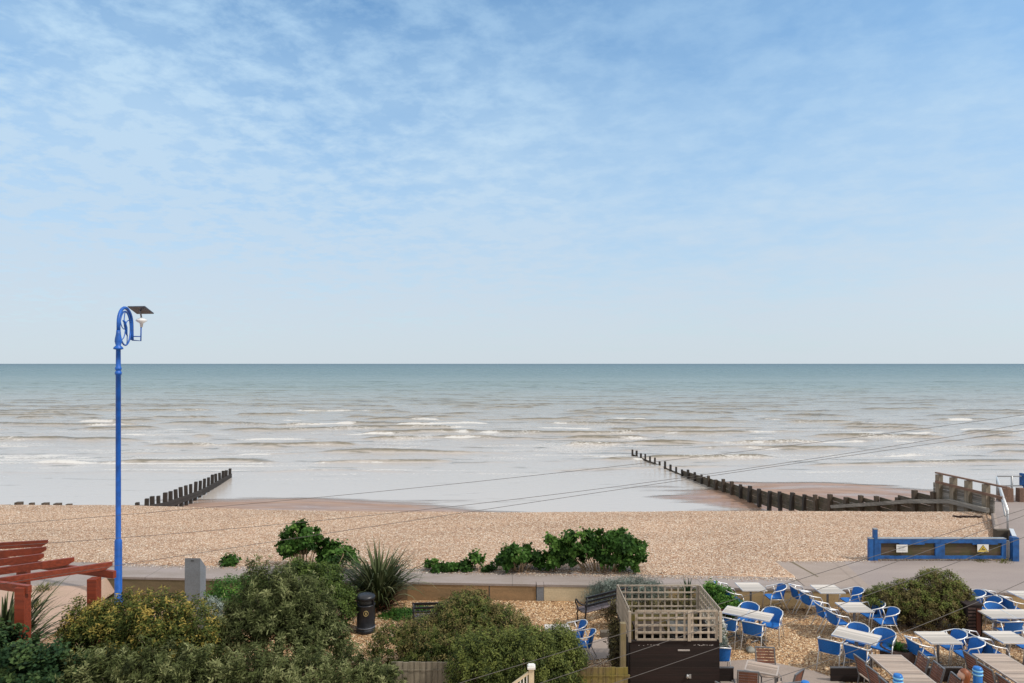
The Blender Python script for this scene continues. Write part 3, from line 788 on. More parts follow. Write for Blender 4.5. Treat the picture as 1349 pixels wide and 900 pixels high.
# ------------------------------------------------------------------ lamp post
LX, LY = -12.0, 20.8
h = thing('street_lamp', 'tall blue lamp post with curled top and small solar panel', 'lamp post', (LX, LY, 0))
mb = MB()
mb.lathe((0, 0, 0), [(0.15, 0), (0.15, 0.25), (0.105, 0.32), (0.105, 2.10), (0.075, 2.16), (0.072, 7.15), (0.095, 7.17), (0.095, 7.24), (0.072, 7.26), (0.072, 7.30), (0.092, 7.32), (0.092, 7.37), (0.070, 7.40), (0.066, 7.92), (0.14, 7.94), (0.13, 7.99), (0.07, 8.05), (0.10, 8.17), (0.095, 8.25), (0.065, 8.4), (0.055, 8.52)], 16)
mb.build('pole', M['bluepaint'], h)
ang = R(100)
U = Vector((math.cos(ang), math.sin(ang), 0))
def LPt(u, z): return U * u + Vector((0, 0, z))
mb = MB()
pts = [LPt(0, 8.5)] + [LPt(0.55 - 0.55 * math.cos(a), 8.72 + 0.52 * math.sin(a)) for a in np.linspace(0, math.pi, 17)] + [LPt(1.11, 8.5), LPt(1.12, 8.25)]
mb.tube(pts, 0.05, 8); mb.build('arch', M['bluepaint'], h)
mb = MB(); mb.tube([LPt(0.55 + 0.44 * math.cos(a), 8.60 + 0.53 * math.sin(a)) for a in np.linspace(0, 2 * math.pi, 28, endpoint=False)], 0.026, 6, True); mb.build('ring', M['bluepaint'], h)
mb = MB()
for a0 in (0.5, 1.55, 2.7, 3.9, 5.0):
    mb.tube([LPt(0.55 + r_ * 0.44 * math.cos(a0 + (1 - r_) * 0.9), 8.60 + r_ * 0.53 * math.sin(a0 + (1 - r_) * 0.9)) for r_ in (0.12, 0.35, 0.6, 0.82, 1.0)], 0.015, 5)
mb.tube([LPt(0.40, 8.83), LPt(0.50, 8.80), LPt(0.60, 8.62), LPt(0.66, 8.42), LPt(0.74, 8.36)], [0.03, 0.04, 0.05, 0.03, 0.012], 6)
mb.build('scroll_ornament', M['bluepaint'], h)
mb = MB(); side = Vector((math.cos(ang - R(90)), math.sin(ang - R(90)), 0))
q = LPt(1.12, 8.25)
mb.tube([q, q + side * 0.26 + Vector((0, 0, -0.02)), q + side * 0.27 + Vector((0, 0, 0.45))], 0.022, 6); mb.tube([q + Vector((0, 0, 0.12)), q + side * 0.26 + Vector((0, 0, 0.12))], 0.018, 6)
mb.build('bracket', M['bluepaint'], h)
mb = MB(); mb.lathe(tuple(q + side * 0.28 + Vector((0, 0, 0.42))), [(0.035, 0), (0.05, 0.12), (0.17, 0.20), (0.15, 0.25), (0.05, 0.30)], 14); mb.build('lamp_head', M['lampglass'], h)
mb = MB(); mb.tube([q + side * 0.28 + Vector((0, 0, 0.72)), q + side * 0.22 + Vector((0, 0, 1.05))], 0.025, 6); mb.build('panel_stem', M['greymetal'], h)
mb = MB(); mb.box((0, 0, 0), (0.60, 0.48, 0.03), rx=R(-24), rz=R(-8)); p_ = mb.build('solar_panel', M['panel'], h); p_.location = q + side * 0.28 + Vector((-0.02, 0, 0.97))

# grey pillar
h = thing('pillar', 'grey wedge-topped information pillar standing beside the hedge', 'pillar', (-9.59, 20.67, 0))
mb = MB(); w_, d_ = 0.235, 0.19
mb.add([(-w_, -d_, 0), (w_, -d_, 0), (w_, d_, 0), (-w_, d_, 0), (-w_, -d_, 1.66), (w_, -d_, 1.66), (w_, d_, 1.30), (-w_, d_, 1.30)], [(3, 2, 1, 0), (4, 5, 6, 7), (0, 1, 5, 4), (1, 2, 6, 5), (2, 3, 7, 6), (3, 0, 4, 7)])
mb.build('pillar_body', M['greyblock'], h, 0.008)
mb = MB(); mb.box((0, -d_ - 0.003, 1.58), (0.09, 0.01, 0.03)); mb.build('slot', M['ink'], h)

# ------------------------------------------------------------------ pergola
h = thing('pergola', 'red-stained timber pergola with thick posts at the left edge', 'pergola', (-11.4, 16.4, 0))
gi = Vector(h.location)
for (q, zt) in ((at(30, 800, D=15.0), 2.60), (at(124, 800, D=16.35), 2.36), (at(31, 800, D=17.5), 2.36), ((-13.9, 15.9, 0), 2.4)):
    mb = MB(); mb.box(loc((q[0], q[1], zt / 2)), (0.22, 0.22, zt)); mb.build('post', M['red'], h, 0.006)
for (a, b_) in ((at(151, 757, z=2.42), at(-40, 733, z=2.42)), (Vector((-10.55, 14.93, 2.56)), Vector((-14.2, 16.1, 2.56)))):
    mb = MB(); mb.beam(loc(a), loc(b_), 0.09, 0.17); mb.build('beam', M['red'], h)
for (a, b_) in ((at(-60, 775, z=2.60), at(148, 744.5, z=2.60)), (at(-60, 761, z=2.60), at(98, 738.5, z=2.60)), (at(-60, 749, z=2.60), at(58, 733.5, z=2.60)), (at(-60, 735.5, z=2.60), at(61, 724.5, z=2.60)), (at(-60, 722.5, z=2.60), at(63, 715.5, z=2.60))):
    d = (b_ - a).normalized(); b0 = loc(b_); a0 = loc(a)
    mb = MB()
    sidev = Vector((-d.y, d.x, 0)) * 0.035
    vs = []
    for s_ in (-1, 1):
        for p_ in (a0 + Vector((0, 0, -0.085)), b0 - d * 0.14 + Vector((0, 0, -0.085)), b0 + Vector((0, 0, 0.0)), b0 + Vector((0, 0, 0.085)), a0 + Vector((0, 0, 0.085))):
            vs.append(p_ + sidev * s_)
    mb.add(vs, [(4, 3, 2, 1, 0), (5, 6, 7, 8, 9), (0, 1, 6, 5), (1, 2, 7, 6), (2, 3, 8, 7), (3, 4, 9, 8), (4, 0, 5, 9)])
    mb.build('rafter', M['red'], h)

# ------------------------------------------------------------------ litter bin
h = thing('litter_bin', 'black round litter bin with gold emblem standing on the gravel', 'bin', at(482, 832, z=0.0))
h.location.z = 0
mb = MB(); mb.lathe((0, 0, 0), [(0.25, 0), (0.262, 0.03), (0.262, 0.09), (0.25, 0.10), (0.25, 0.74), (0.262, 0.76), (0.255, 0.78), (0.20, 0.78)], 28); mb.build('body', M['binblack'], h)
mb = MB(); mb.lathe((0, 0, 0), [(0.256, 0.135), (0.263, 0.145), (0.263, 0.16), (0.256, 0.17)], 28); mb.build('band', M['bandgrey'], h)
mb = MB(); mb.lathe((0, 0, 0), [(0.20, 0.78), (0.20, 0.96)], 20)
mb.build('inner_liner', M['ink'], h)
mb = MB(); mb.lathe((0, 0, 0), [(0.258, 0.93), (0.262, 0.955), (0.262, 0.985), (0.24, 1.02), (0.16, 1.055), (0.02, 1.068)], 28)
for a in (R(200), R(340), R(90)):
    mb.box((0.235 * math.cos(a), 0.235 * math.sin(a), 0.86), (0.05, 0.05, 0.2), rz=a)
mb.build('lid', M['binblack'], h)
mb = MB(); ec = R(-78)
def onbin(u, z, r=0.2545): a = ec + u / r; return (r * math.cos(a), r * math.sin(a), z)
mb.tube([onbin(0.062 * math.cos(a), 0.585 + 0.072 * math.sin(a)) for a in np.linspace(0, 2 * math.pi, 22, endpoint=False)], 0.007, 5, True)
em = mb.build('emblem_ring', M['gold'], h)
mb = MB(); mb.tube([onbin(0.0, 0.60), onbin(0.0, 0.57), onbin(-0.02, 0.535)], 0.009, 5); mb.tube([onbin(0.0, 0.57), onbin(0.02, 0.535)], 0.008, 5); mb.tube([onbin(-0.025, 0.60), onbin(0.0, 0.595), onbin(0.025, 0.575)], 0.006, 5); mb.lathe(onbin(0, 0.622), [(0.001, -0.012), (0.012, 0), (0.001, 0.012)], 8)
mb.build('emblem_figure', M['gold'], h)

# ------------------------------------------------------------------ benches
def make_bench(label):
    r = thing('park_bench', label, 'bench', group='black park benches')
    # length along +X, back at -Y, sitter looks +Y
    for sx in (0.0, 1.55):
        mb = MB()
        mb.tube([(sx, 0.42, 0), (sx, 0.36, 0.12), (sx, 0.40, 0.28), (sx, 0.34, 0.42), (sx, 0.40, 0.52), (sx, 0.47, 0.60), (sx, 0.44, 0.68), (sx, 0.37, 0.67), (sx, 0.36, 0.60)], 0.022, 6)
        mb.tube([(sx, -0.02, 0), (sx, 0.04, 0.14), (sx, 0.02, 0.3), (sx, 0.0, 0.42), (sx, -0.06, 0.85)], 0.024, 6)
        mb.tube([(sx, 0.40, 0.66), (sx, 0.28, 0.60), (sx, 0.1, 0.60), (sx, -0.02, 0.64)], 0.02, 6)
        mb.tube([(sx, 0.38, 0.42), (sx, 0.18, 0.38), (sx, 0.0, 0.42)], 0.02, 6)
        mb.tube([(sx, 0.38, 0.1), (sx, 0.2, 0.13), (sx, 0.03, 0.1)], 0.014, 6)
        mb.build('end_frame', M['black'], r)
    mb = MB()
    for k in range(5): mb.box((0.775, 0.37 - k * 0.085, 0.435 - 0.006 * k), (1.62, 0.062, 0.028))
    mb.build('seat', M['benchslat'], r)
    mb = MB()
    for (z, y) in ((0.84, -0.065), (0.72, -0.035), (0.60, -0.02)): mb.box((0.775, y + 0.02, z), (1.62, 0.028, 0.07 if z > 0.8 else 0.055), rx=R(8))
    mb.build('backrest', M['black'], r)
    return r
M['benchslat'] = plain('bench_slat', (0.16, 0.13, 0.14), 0.4, 0, 0.2, 8)
bench = make_bench('black iron-ended bench in front of the cream wall beside the trellis')
bench.location = (2.10, 19.4, 0.0); bench.rotation_euler = (0, 0, R(34))
bench2 = copy_tree(bench); bench2['label'] = 'black bench mostly hidden behind the green mounded shrub'
bench2.location = (-2.72, 18.85, 0.03); bench2.rotation_euler = (0, 0, R(4))

# ------------------------------------------------------------------ bin store with trellis
h = thing('bin_store', 'dark boarded enclosure topped by open pale trellis in the middle foreground', 'enclosure', (3.72, 16.4, 0))
BX0, BX1, BY0, BY1, PZ, TZ = -1.03, 0.99, -0.88, 0.9, 1.18, 1.88
def panel(x0, y0, x1, y1, z0, z1, th, name, mat):
    mb = MB(); mb.beam((x0, y0, (z0 + z1) / 2), (x1, y1, (z0 + z1) / 2), th, z1 - z0); return mb.build(name, mat, h)
panel(BX0, BY0, BX1, BY0, 0, PZ, 0.04, 'wall_panel', M['blackwood'])
panel(BX0, BY1, BX1, BY1, 0, PZ - 0.05, 0.04, 'wall_panel', M['fencemoss'])
panel(BX0, BY0 + 0.03, BX0, BY1 - 0.03, 0, PZ, 0.04, 'wall_panel', M['blackwood'])
panel(BX1, BY0 + 0.03, BX1, BY1 - 0.03, 0, PZ, 0.04, 'wall_panel', M['blackwood'])
mb = MB(); mb.box((0, BY0 - 0.005, PZ + 0.015), (2.1, 0.07, 0.03)); mb.build('cap_rail', M['blackwood'], h)
def lattice(p0, p1, z0, z1, nx, nz, w_=0.045):
    mb = MB(); p0 = Vector(p0); p1 = Vector(p1); d = (p1 - p0).normalized(); nrm = Vector((-d.y, d.x))
    for i in range(nx + 1):
        q = p0.lerp(p1, i / nx); mb.beam((q.x, q.y, z0), (q.x, q.y, z1), w_ * (1.4 if i in (0, nx) else 1), 0.018, up=(nrm.x, nrm.y, 0))
    for k in range(nz + 1):
        z = z0 + (z1 - z0) * k / nz; o_ = nrm * -0.02
        mb.beam((p0.x + o_.x, p0.y + o_.y, z), (p1.x + o_.x, p1.y + o_.y, z), 0.018, w_)
    return mb.build('trellis', M['trellis'], h)
lattice((BX0 + 0.14, BY0), (BX1 - 0.06, BY0), PZ + 0.05, TZ, 10, 4)
lattice((BX0 + 0.02, BY1), (BX1, BY1), PZ, TZ, 12, 4, 0.034)
lattice((BX0 - 0.03, BY0 + 0.05), (BX0 - 0.03, BY1 - 0.04), PZ + 0.03, TZ, 11, 4)
lattice((BX1 + 0.03, BY0 + 0.05), (BX1 + 0.03, BY1 - 0.04), PZ + 0.03, TZ, 11, 4)
mb = MB()
for (x, y) in ((BX0 - 0.02, BY0), (BX1 + 0.02, BY0), (BX0, BY1), (BX1, BY1)): mb.box((x, y - 0.035 if y < 0 else y + 0.03, (PZ + TZ) / 2), (0.06, 0.05, TZ - PZ))
mb.build('corner_posts', M['trellis'], h)
mb = MB(); mb.box((0.30, BY0 - 0.05, 1.54), (0.07, 0.03, 0.66)); mb.build('centre_post', M['trellis'], h)
mb = MB(); mb.box((0.18, BY0 - 0.025, 0.99), (0.27, 0.012, 0.035)); mb.build('hinge_plate', M['scuff'], h)
mb = MB(); mb.lathe((0.26, BY0 - 0.04, 0.40), [(0.01, -0.05), (0.035, -0.02), (0.035, 0.02), (0.01, 0.05)], 10); mb.box((0.32, BY0 - 0.03, 0.40), (0.05, 0.02, 0.09)); mb.build('latch', M['galv'], h)
mb = MB(); random.seed(3)
for k in range(26):
    xx = random.choice([random.uniform(-0.85, -0.35), random.uniform(0.35, 0.85)])
    mb.box((xx, BY0 - 0.0235, 1.105 + random.uniform(-0.012, 0.012)), (random.uniform(0.008, 0.035), 0.006, random.uniform(0.006, 0.02)))
mb.build('paint_scuffs', M['scuff'], h)
# a couple of bins stored inside
mb = MB(); mb.box((0, 0, 0.45), (0.6, 0.6, 0.9), taper=1.1); mb.box((0, -0.02, 1.02), (0.7, 0.72, 0.06)); o = mb.build('wheeled_bin', M['soil']); o.location = (3.35, 16.75, 0)
tag(o, 'black lidded bin seen through the left half of the trellis', 'bin', 'bins inside the trellis store')
mb = MB(); mb.box((0, 0, 0.45), (0.55, 0.6, 0.9), taper=1.1); mb.box((0, -0.02, 1.02), (0.66, 0.7, 0.06)); o = mb.build('wheeled_bin', M['darkgrey']); o.location = (4.2, 16.8, 0)
tag(o, 'grey lidded bin seen through the right half of the trellis', 'bin', 'bins inside the trellis store')
mb = MB(); mb.box((0, 0, 0.92), (0.12, 0.12, 1.84)); o = mb.build('fence_post', M['postmoss']); o.location = (2.42, 14.9, 0)
tag(o, 'tall mossy square post left of the dark enclosure', 'post')
mb = MB(); mb.beam((-0.32, 0, 0), (0.28, 0.0, 0), 0.2, 0.14); o = mb.build('sleeper', M['sleeper']); o.location = (2.75, 18.75, 0.08)
tag(o, 'short grey timber sleeper lying on gravel by the bench', 'sleeper')
# fences at the bottom
def fence(name, x0, x1, y, zt, mat, label):
    r = thing(name, label, 'fence', ((x0 + x1) / 2, y, 0))
    mb = MB(); wd = 0.125; n = int((x1 - x0) / wd)
    for i in range(n):
        xx = -(x1 - x0) / 2 + wd * (i + 0.5)
        mb.box((xx, 0.012 * (i % 2), zt / 2), (wd * 0.97, 0.02, zt + random.uniform(-0.012, 0.012)))
    mb.build('boards', mat, r)
    mb = MB(); mb.box((0, 0.035, zt - 0.2), (x1 - x0, 0.03, 0.07)); mb.box((0, -0.02, zt - 0.16), (x1 - x0, 0.01, 0.02)); mb.build('rail', mat, r)
    return r
fence('board_fence', -2.55, -0.35, 14.4, 1.2, M['fencegrey'], 'weathered grey board fence below the mounded shrubs')
fence('board_fence', 1.15, 2.44, 14.12, 1.21, M['fencemoss'], 'yellow-mossy board fence left of the dark enclosure')
h = thing('stair_rail', 'cream picket stair rail with a capped newel post at the bottom edge', 'railing', at(700, 880, D=13.0))
h.location.z = 0
zt = CH - (880 - 479) * 13.0 / FPX
mb = MB(); mb.box((0, 0, zt / 2), (0.10, 0.10, zt)); p_ = mb.build('newel_post', M['cream'], h)
mb = MB(); mb.box((0, 0, zt + 0.02), (0.15, 0.15, 0.04)); mb.box((0, 0, zt + 0.05), (0.11, 0.11, 0.03)); mb.build('cap', M['white'], p_)
sl = 16.0 / 22.0
mb = MB(); mb.beam((-0.05, -0.02, zt - 0.08), (-1.0, -0.02, zt - 0.08 - 0.95 * sl), 0.05, 0.04); mb.build('handrail', M['cream'], h)
for k in range(12):
    x = -0.085 - k * 0.062
    mb = MB(); top = zt - 0.09 + x * sl + 0.05; mb.box((x, -0.02, top - 0.4), (0.024, 0.03, 0.8)); mb.build('picket', M['white'], h)

# ------------------------------------------------------------------ foliage makers
def leaves(name, blobs, n, L_, W_, mat, parent=None, clump=0.14, nclump=220, droop=0.0, tint_top=0.0, lo=-0.35, shell=(0.58, 1.16), up=0.3, tmean=0.42, sprig=0.0):
    """blobs: (cx,cy,cz,rx,ry,rz). Leaf-sized rhombs gathered in clumps near the surface."""
    bl = np.array(blobs, float)
    wgt = (bl[:, 3] * bl[:, 5] + bl[:, 4] * bl[:, 5] + bl[:, 3] * bl[:, 4]); wgt /= wgt.sum()
    k = rng.choice(len(bl), nclump, p=wgt)
    d = rng.normal(size=(nclump * 4, 3)); d /= np.linalg.norm(d, axis=1)[:, None]
    d = d[d[:, 2] > lo][:nclump]
    k = k[:len(d)]
    rad = rng.uniform(shell[0], shell[1], len(d)) ** 0.7
    cc = bl[k, :3] + d * bl[k, 3:] * rad[:, None]
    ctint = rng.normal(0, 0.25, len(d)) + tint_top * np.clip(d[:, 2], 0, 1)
    ci = rng.integers(0, len(d), n)
    csz = rng.uniform(0.5, 1.25, len(d))[ci]
    off = rng.normal(size=(n, 3)) * clump * csz[:, None] * np.array([1, 1, 0.8])
    P = cc[ci] + off
    if sprig > 0:
        sdv = d * 0.75 + rng.normal(size=d.shape) * 0.35; sdv[:, 2] += up * 0.8
        sdv /= np.linalg.norm(sdv, axis=1)[:, None]
        sl = sprig * rng.uniform(0.5, 1.5, len(d))
        u_ = rng.uniform(-0.6, 1.0, n)
        P = cc[ci] + sdv[ci] * (u_ * sl[ci])[:, None] + rng.normal(size=(n, 3)) * (clump * (1.0 - 0.55 * np.clip(u_, 0, 1)))[:, None]
        ctint = ctint
    P[:, 2] = np.maximum(P[:, 2], 0.02)
    nrm = d[ci] + rng.normal(size=(n, 3)) * 0.55; nrm[:, 2] += 0.35
    nrm /= np.linalg.norm(nrm, axis=1)[:, None]
    ax = rng.normal(size=(n, 3)); ax[:, 2] += up - droop; ax += d[ci] * 0.6
    ax -= nrm * (ax * nrm).sum(1)[:, None]; ax /= np.linalg.norm(ax, axis=1)[:, None]
    sd_ = np.cross(nrm, ax)
    ll = L_ * rng.uniform(0.6, 1.3, n)[:, None]; ww = W_ * rng.uniform(0.7, 1.25, n)[:, None]
    v0 = P; v1 = P + ax * ll * 0.45 + sd_ * ww * 0.5; v2 = P + ax * ll + nrm * -0.12 * ll; v3 = P + ax * ll * 0.45 - sd_ * ww * 0.5
    co = np.stack([v0, v1, v2, v3], 1).reshape(-1, 3)
    tint = tmean + ctint[ci] + rng.normal(0, 0.14, n)
    if sprig > 0: tint = tint + 0.22 * np.clip(u_, -0.5, 1)
    tint = np.clip(tint, 0, 1)
    q = np.arange(n * 4).reshape(n, 4)
    return raw_mesh(name, co, q, mat, {'tint': np.repeat(tint, 4)}, False, parent)

def stems(parent, base, tips, r0=0.02, mat='bark', name='stems'):
    mb = MB()
    for tp in tips:
        b0 = Vector(base) + Vector((random.uniform(-0.1, 0.1), random.uniform(-0.1, 0.1), 0)); tp = Vector(tp)
        mid = b0.lerp(tp, 0.5) + Vector((random.uniform(-0.12, 0.12), random.uniform(-0.12, 0.12), 0.05))
        mb.tube([b0, mid, tp], [r0, r0 * 0.7, r0 * 0.3], 5)
    return mb.build(name, M[mat], parent)
def shrub(name, label, cat, base, blobs, n, L_, W_, mat, group=None, second=None, nst=14, stem='bark', r0=0.02, **kw):
    """blobs are relative to base"""
    r = thing(name, label, cat, base, group=group)
    leaves('foliage', blobs, n, L_, W_, LM[mat], r, **kw)
    if second:
        m2, n2, tt_ = second
        leaves('young_shoots', [(b0[0], b0[1], b0[2] + 0.03, b0[3], b0[4], b0[5]) for b0 in blobs], n2, L_, W_, LM[m2], r, clump=kw.get('clump', 0.14), nclump=max(8, kw.get('nclump', 220) // 2), lo=0.2, tmean=tt_, shell=(0.95, 1.08), sprig=kw.get('sprig', 0), up=kw.get('up', 0.3))
    tips = []
    for i in range(nst):
        b0 = random.choice(blobs); a = random.uniform(0, 6.28); rr = random.uniform(0.3, 0.85)
        tips.append((b0[0] + b0[3] * rr * math.cos(a), b0[1] + b0[4] * rr * math.sin(a), max(0.05, b0[2] + b0[5] * random.uniform(-0.2, 0.6))))
    bx = {}
    mb = MB()
    for tp in tips:
        b0 = Vector((tp[0] * 0.45, tp[1] * 0.45, 0)); tp = Vector(tp)
        mid = b0.lerp(tp, 0.55) + Vector((random.uniform(-0.1, 0.1), random.uniform(-0.1, 0.1), 0.04))
        mb.tube([b0, mid, tp], [r0, r0 * 0.7, r0 * 0.3], 5)
    mb.build('branches', M[stem], r)
    return r
def blades(name, parent, n, length, width, mat, spread=1.0, rbase=0.15, droop=0.5, lean=(0.2, 1.1), seg=5, tmean=0.45):
    """strap leaves arching out from a crown"""
    co = []; fs = []; tint = []
    for i in range(n):
        a = random.uniform(0, 2 * math.pi); ln = length * random.uniform(0.6, 1.1)
        tilt = random.uniform(*lean); b0 = Vector((math.cos(a), math.sin(a), 0)) * rbase * random.random()
        dr = droop * random.uniform(0.4, 1.4); w_ = width * random.uniform(0.7, 1.2)
        sd_ = Vector((-math.sin(a + random.uniform(-0.5, 0.5)), math.cos(a), 0)).normalized()
        p = b0.copy(); tl = tilt; o = len(co); tn = min(1, max(0, random.gauss(tmean, 0.2)))
        for k in range(seg + 1):
            s_ = k / seg; ww = w_ * (1 - s_ ** 2.2) * (0.7 + 0.6 * math.sin(math.pi * min(1, s_ + 0.2))) + 0.002
            co += [tuple(p - sd_ * ww / 2), tuple(p + sd_ * ww / 2)]; tint += [tn, tn]
            if k:
                fs.append((o + 2 * k - 2, o + 2 * k - 1, o + 2 * k + 1, o + 2 * k))
            p = p + Vector((math.cos(a) * math.sin(tl) * spread, math.sin(a) * math.sin(tl) * spread, math.cos(tl))) * (ln / seg)
            tl += dr / seg * (0.4 + 1.8 * s_)
    return raw_mesh(name, np.array(co), np.array(fs), LM[mat], {'tint': np.array(tint)}, True, parent)

# --- bottom-left hedges and shrubs
shrub('ivy_hedge', 'dark glossy ivy hedge at the bottom left corner', 'hedge', (-10.3, 13.9, 0),
      [(-1.2, 0, 0.9, 0.9, 0.6, 1.1), (-0.4, 0.1, 0.95, 0.9, 0.65, 1.12), (0.5, 0, 0.85, 0.8, 0.6, 1.0), (1.15, -0.1, 0.75, 0.7, 0.5, 0.95), (-1.9, 0.1, 0.95, 0.7, 0.6, 1.15)],
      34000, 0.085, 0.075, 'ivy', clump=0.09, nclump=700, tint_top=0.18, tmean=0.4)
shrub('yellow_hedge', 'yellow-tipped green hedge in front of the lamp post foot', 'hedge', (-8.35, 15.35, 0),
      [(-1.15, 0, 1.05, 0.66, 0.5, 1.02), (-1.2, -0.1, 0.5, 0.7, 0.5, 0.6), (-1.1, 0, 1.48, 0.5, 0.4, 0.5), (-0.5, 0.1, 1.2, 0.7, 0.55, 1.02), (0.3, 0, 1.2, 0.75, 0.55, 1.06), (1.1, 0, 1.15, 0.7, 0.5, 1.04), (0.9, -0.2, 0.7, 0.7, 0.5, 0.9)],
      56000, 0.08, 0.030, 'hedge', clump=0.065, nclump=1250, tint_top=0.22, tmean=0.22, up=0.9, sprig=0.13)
shrub('tamarisk_bush', 'tall wispy grey-green bush with the highest crown in the left foreground', 'bush', (-5.4, 16.0, 0),
      [(-0.4, 0, 1.75, 0.75, 0.6, 0.95), (0.35, 0.1, 1.45, 0.8, 0.6, 0.95), (-0.95, 0, 1.1, 0.6, 0.6, 0.8), (0.1, -0.2, 0.9, 1.3, 0.7, 0.8), (1.1, -0.1, 0.75, 0.6, 0.5, 0.7), (0.75, 0.1, 1.15, 0.5, 0.5, 0.75)],
      38000, 0.105, 0.028, 'olive', clump=0.05, nclump=620, tmean=0.36, up=1.0, sprig=0.22, nst=46, r0=0.016)
shrub('olive_bush', 'loose grey-green bush along the bottom edge right of the ivy', 'bush', (-7.3, 13.8, 0),
      [(-1.0, 0, 0.75, 0.8, 0.5, 0.85), (0, 0, 0.8, 0.9, 0.5, 0.9), (0.9, 0, 0.75, 0.8, 0.5, 0.9)],
      28000, 0.105, 0.028, 'olive', clump=0.05, nclump=430, tmean=0.37, up=1.0, sprig=0.22, nst=34, group='loose bushes along the bottom edge')
shrub('olive_bush', 'loose grey-green bush along the bottom edge left of the grey fence', 'bush', (-4.1, 13.8, 0),
      [(-1.1, 0, 0.65, 0.9, 0.5, 0.9), (-0.1, 0, 0.7, 0.85, 0.5, 0.85), (0.85, 0.1, 0.6, 0.75, 0.5, 0.9), (1.35, 0.2, 0.55, 0.5, 0.4, 0.7)],
      28000, 0.105, 0.028, 'olive', clump=0.05, nclump=400, tmean=0.37, up=1.0, sprig=0.22, nst=34, group='loose bushes along the bottom edge')
shrub('green_bush', 'leafy mid-green bush between the tall wispy bush and the litter bin', 'bush', (-5.45, 19.2, 0),
      [(0, 0, 0.95, 0.75, 0.7, 0.85), (-0.55, 0, 1.2, 0.5, 0.5, 0.75), (0.55, -0.1, 0.6, 0.55, 0.5, 0.6), (-1.2, 0.2, 0.8, 0.6, 0.5, 0.6)],
      26000, 0.075, 0.04, 'green', clump=0.06, sprig=0.10, nclump=560, tint_top=0.22, tmean=0.42, nst=24)
shrub('low_green_bush', 'low bright green bush right of the grey pillar', 'bush', (-8.0, 19.7, 0),
      [(0, 0, 0.7, 0.8, 0.5, 0.62), (0.6, 0, 0.85, 0.5, 0.5, 0.5), (-0.5, -0.1, 0.45, 0.4, 0.4, 0.35)], 12000, 0.07, 0.03, 'grass', clump=0.10, nclump=220, tmean=0.3, tint_top=0.2)
shrub('silver_bush', 'small silvery-white bush between the hedge and the tall wispy bush', 'bush', (-8.05, 18.3, 0),
      [(0, 0, 0.75, 0.32, 0.3, 0.42), (0.08, 0, 0.4, 0.28, 0.3, 0.3)], 7000, 0.06, 0.018, 'silver', clump=0.07, nclump=110, tmean=0.6, up=0.9)
sh = shrub('hebe_bush', 'broad mounded dark green bush behind the grey fence', 'bush', (-1.35, 16.6, 0),
      [(-1.4, 0, 0.5, 0.7, 0.6, 0.55), (-0.75, 0.1, 0.6, 0.75, 0.7, 0.66), (-0.1, 0.2, 0.75, 0.6, 0.7, 0.82), (0.25, 0.3, 0.8, 0.95, 0.8, 0.9), (1.1, 0.2, 0.75, 0.7, 0.7, 0.72), (0.0, -0.6, 0.5, 1.3, 0.7, 0.75), (1.55, 0.1, 0.6, 0.5, 0.5, 0.6), (0.35, 0.6, 1.2, 0.5, 0.4, 0.55)],
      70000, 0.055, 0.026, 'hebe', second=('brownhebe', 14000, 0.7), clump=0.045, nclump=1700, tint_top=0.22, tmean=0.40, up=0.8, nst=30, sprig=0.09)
shrub('hebe_bush', 'rounded dark green bush in front of the fences behind the stair rail', 'bush', (0.0, 13.95, 0),
      [(-0.55, 0, 1.1, 0.75, 0.55, 0.85), (0.25, 0, 1.2, 0.75, 0.55, 0.85), (0.85, 0.1, 1.05, 0.55, 0.5, 0.8), (0.1, -0.2, 0.6, 1.1, 0.5, 0.7), (1.15, 0.25, 1.3, 0.3, 0.3, 0.55), (1.05, 1.0, 1.25, 0.3, 0.3, 0.5), (1.3, 0.8, 0.9, 0.3, 0.3, 0.4)],
      56000, 0.055, 0.026, 'hebe', second=('hebe', 8000, 0.7), clump=0.045, nclump=1300, tint_top=0.28, tmean=0.38, up=0.8, nst=30, sprig=0.09)
shrub('hebe_bush', 'bush with pale flecked leaves between road wall and half-barrel planter', 'bush', (11.7, 19.6, 0),
      [(-1.0, 0, 0.5, 0.55, 0.5, 0.52), (-0.35, 0, 0.55, 0.7, 0.6, 0.62), (0.62, 0.1, 0.72, 0.72, 0.65, 0.72), (0.95, -0.1, 0.5, 0.5, 0.5, 0.62), (0.3, -0.35, 0.4, 1.1, 0.5, 0.45)],
      44000, 0.06, 0.03, 'brownhebe', second=('hebe', 12000, 0.8), clump=0.045, nclump=1100, tint_top=0.3, tmean=0.36, up=0.7, nst=30, sprig=0.08)
shrub('silver_bush', 'feathery grey-green bush against the cream wall by the trellis', 'bush', (3.35, 21.05, 0),
      [(-0.45, 0, 0.35, 0.6, 0.35, 0.42), (0.3, 0, 0.42, 0.6, 0.4, 0.45), (0.9, 0.05, 0.3, 0.5, 0.35, 0.4)], 18000, 0.09, 0.014, 'silver', clump=0.10, nclump=260, tmean=0.3, up=1.0)
shrub('low_hedge', 'low brownish green hedge seen through the back of the trellis', 'hedge', (4.1, 19.3, 0),
      [(-0.9, 0, 0.35, 0.6, 0.35, 0.4), (0, 0, 0.4, 0.7, 0.4, 0.4), (0.9, 0, 0.4, 0.6, 0.4, 0.42)], 14000, 0.06, 0.028, 'brownhebe', clump=0.09, nclump=260, tmean=0.42)
h = shrub('lush_plant', 'bright green leafy plant right of the trellis with a red bloom', 'plant', (6.3, 20.4, 0),
      [(-0.05, 0, 0.35, 0.38, 0.3, 0.40), (0.3, -0.3, 0.2, 0.25, 0.25, 0.25), (-0.3, 0.1, 0.5, 0.25, 0.2, 0.35)], 9000, 0.10, 0.035, 'grass', clump=0.08, nclump=110, tmean=0.6, up=0.9)
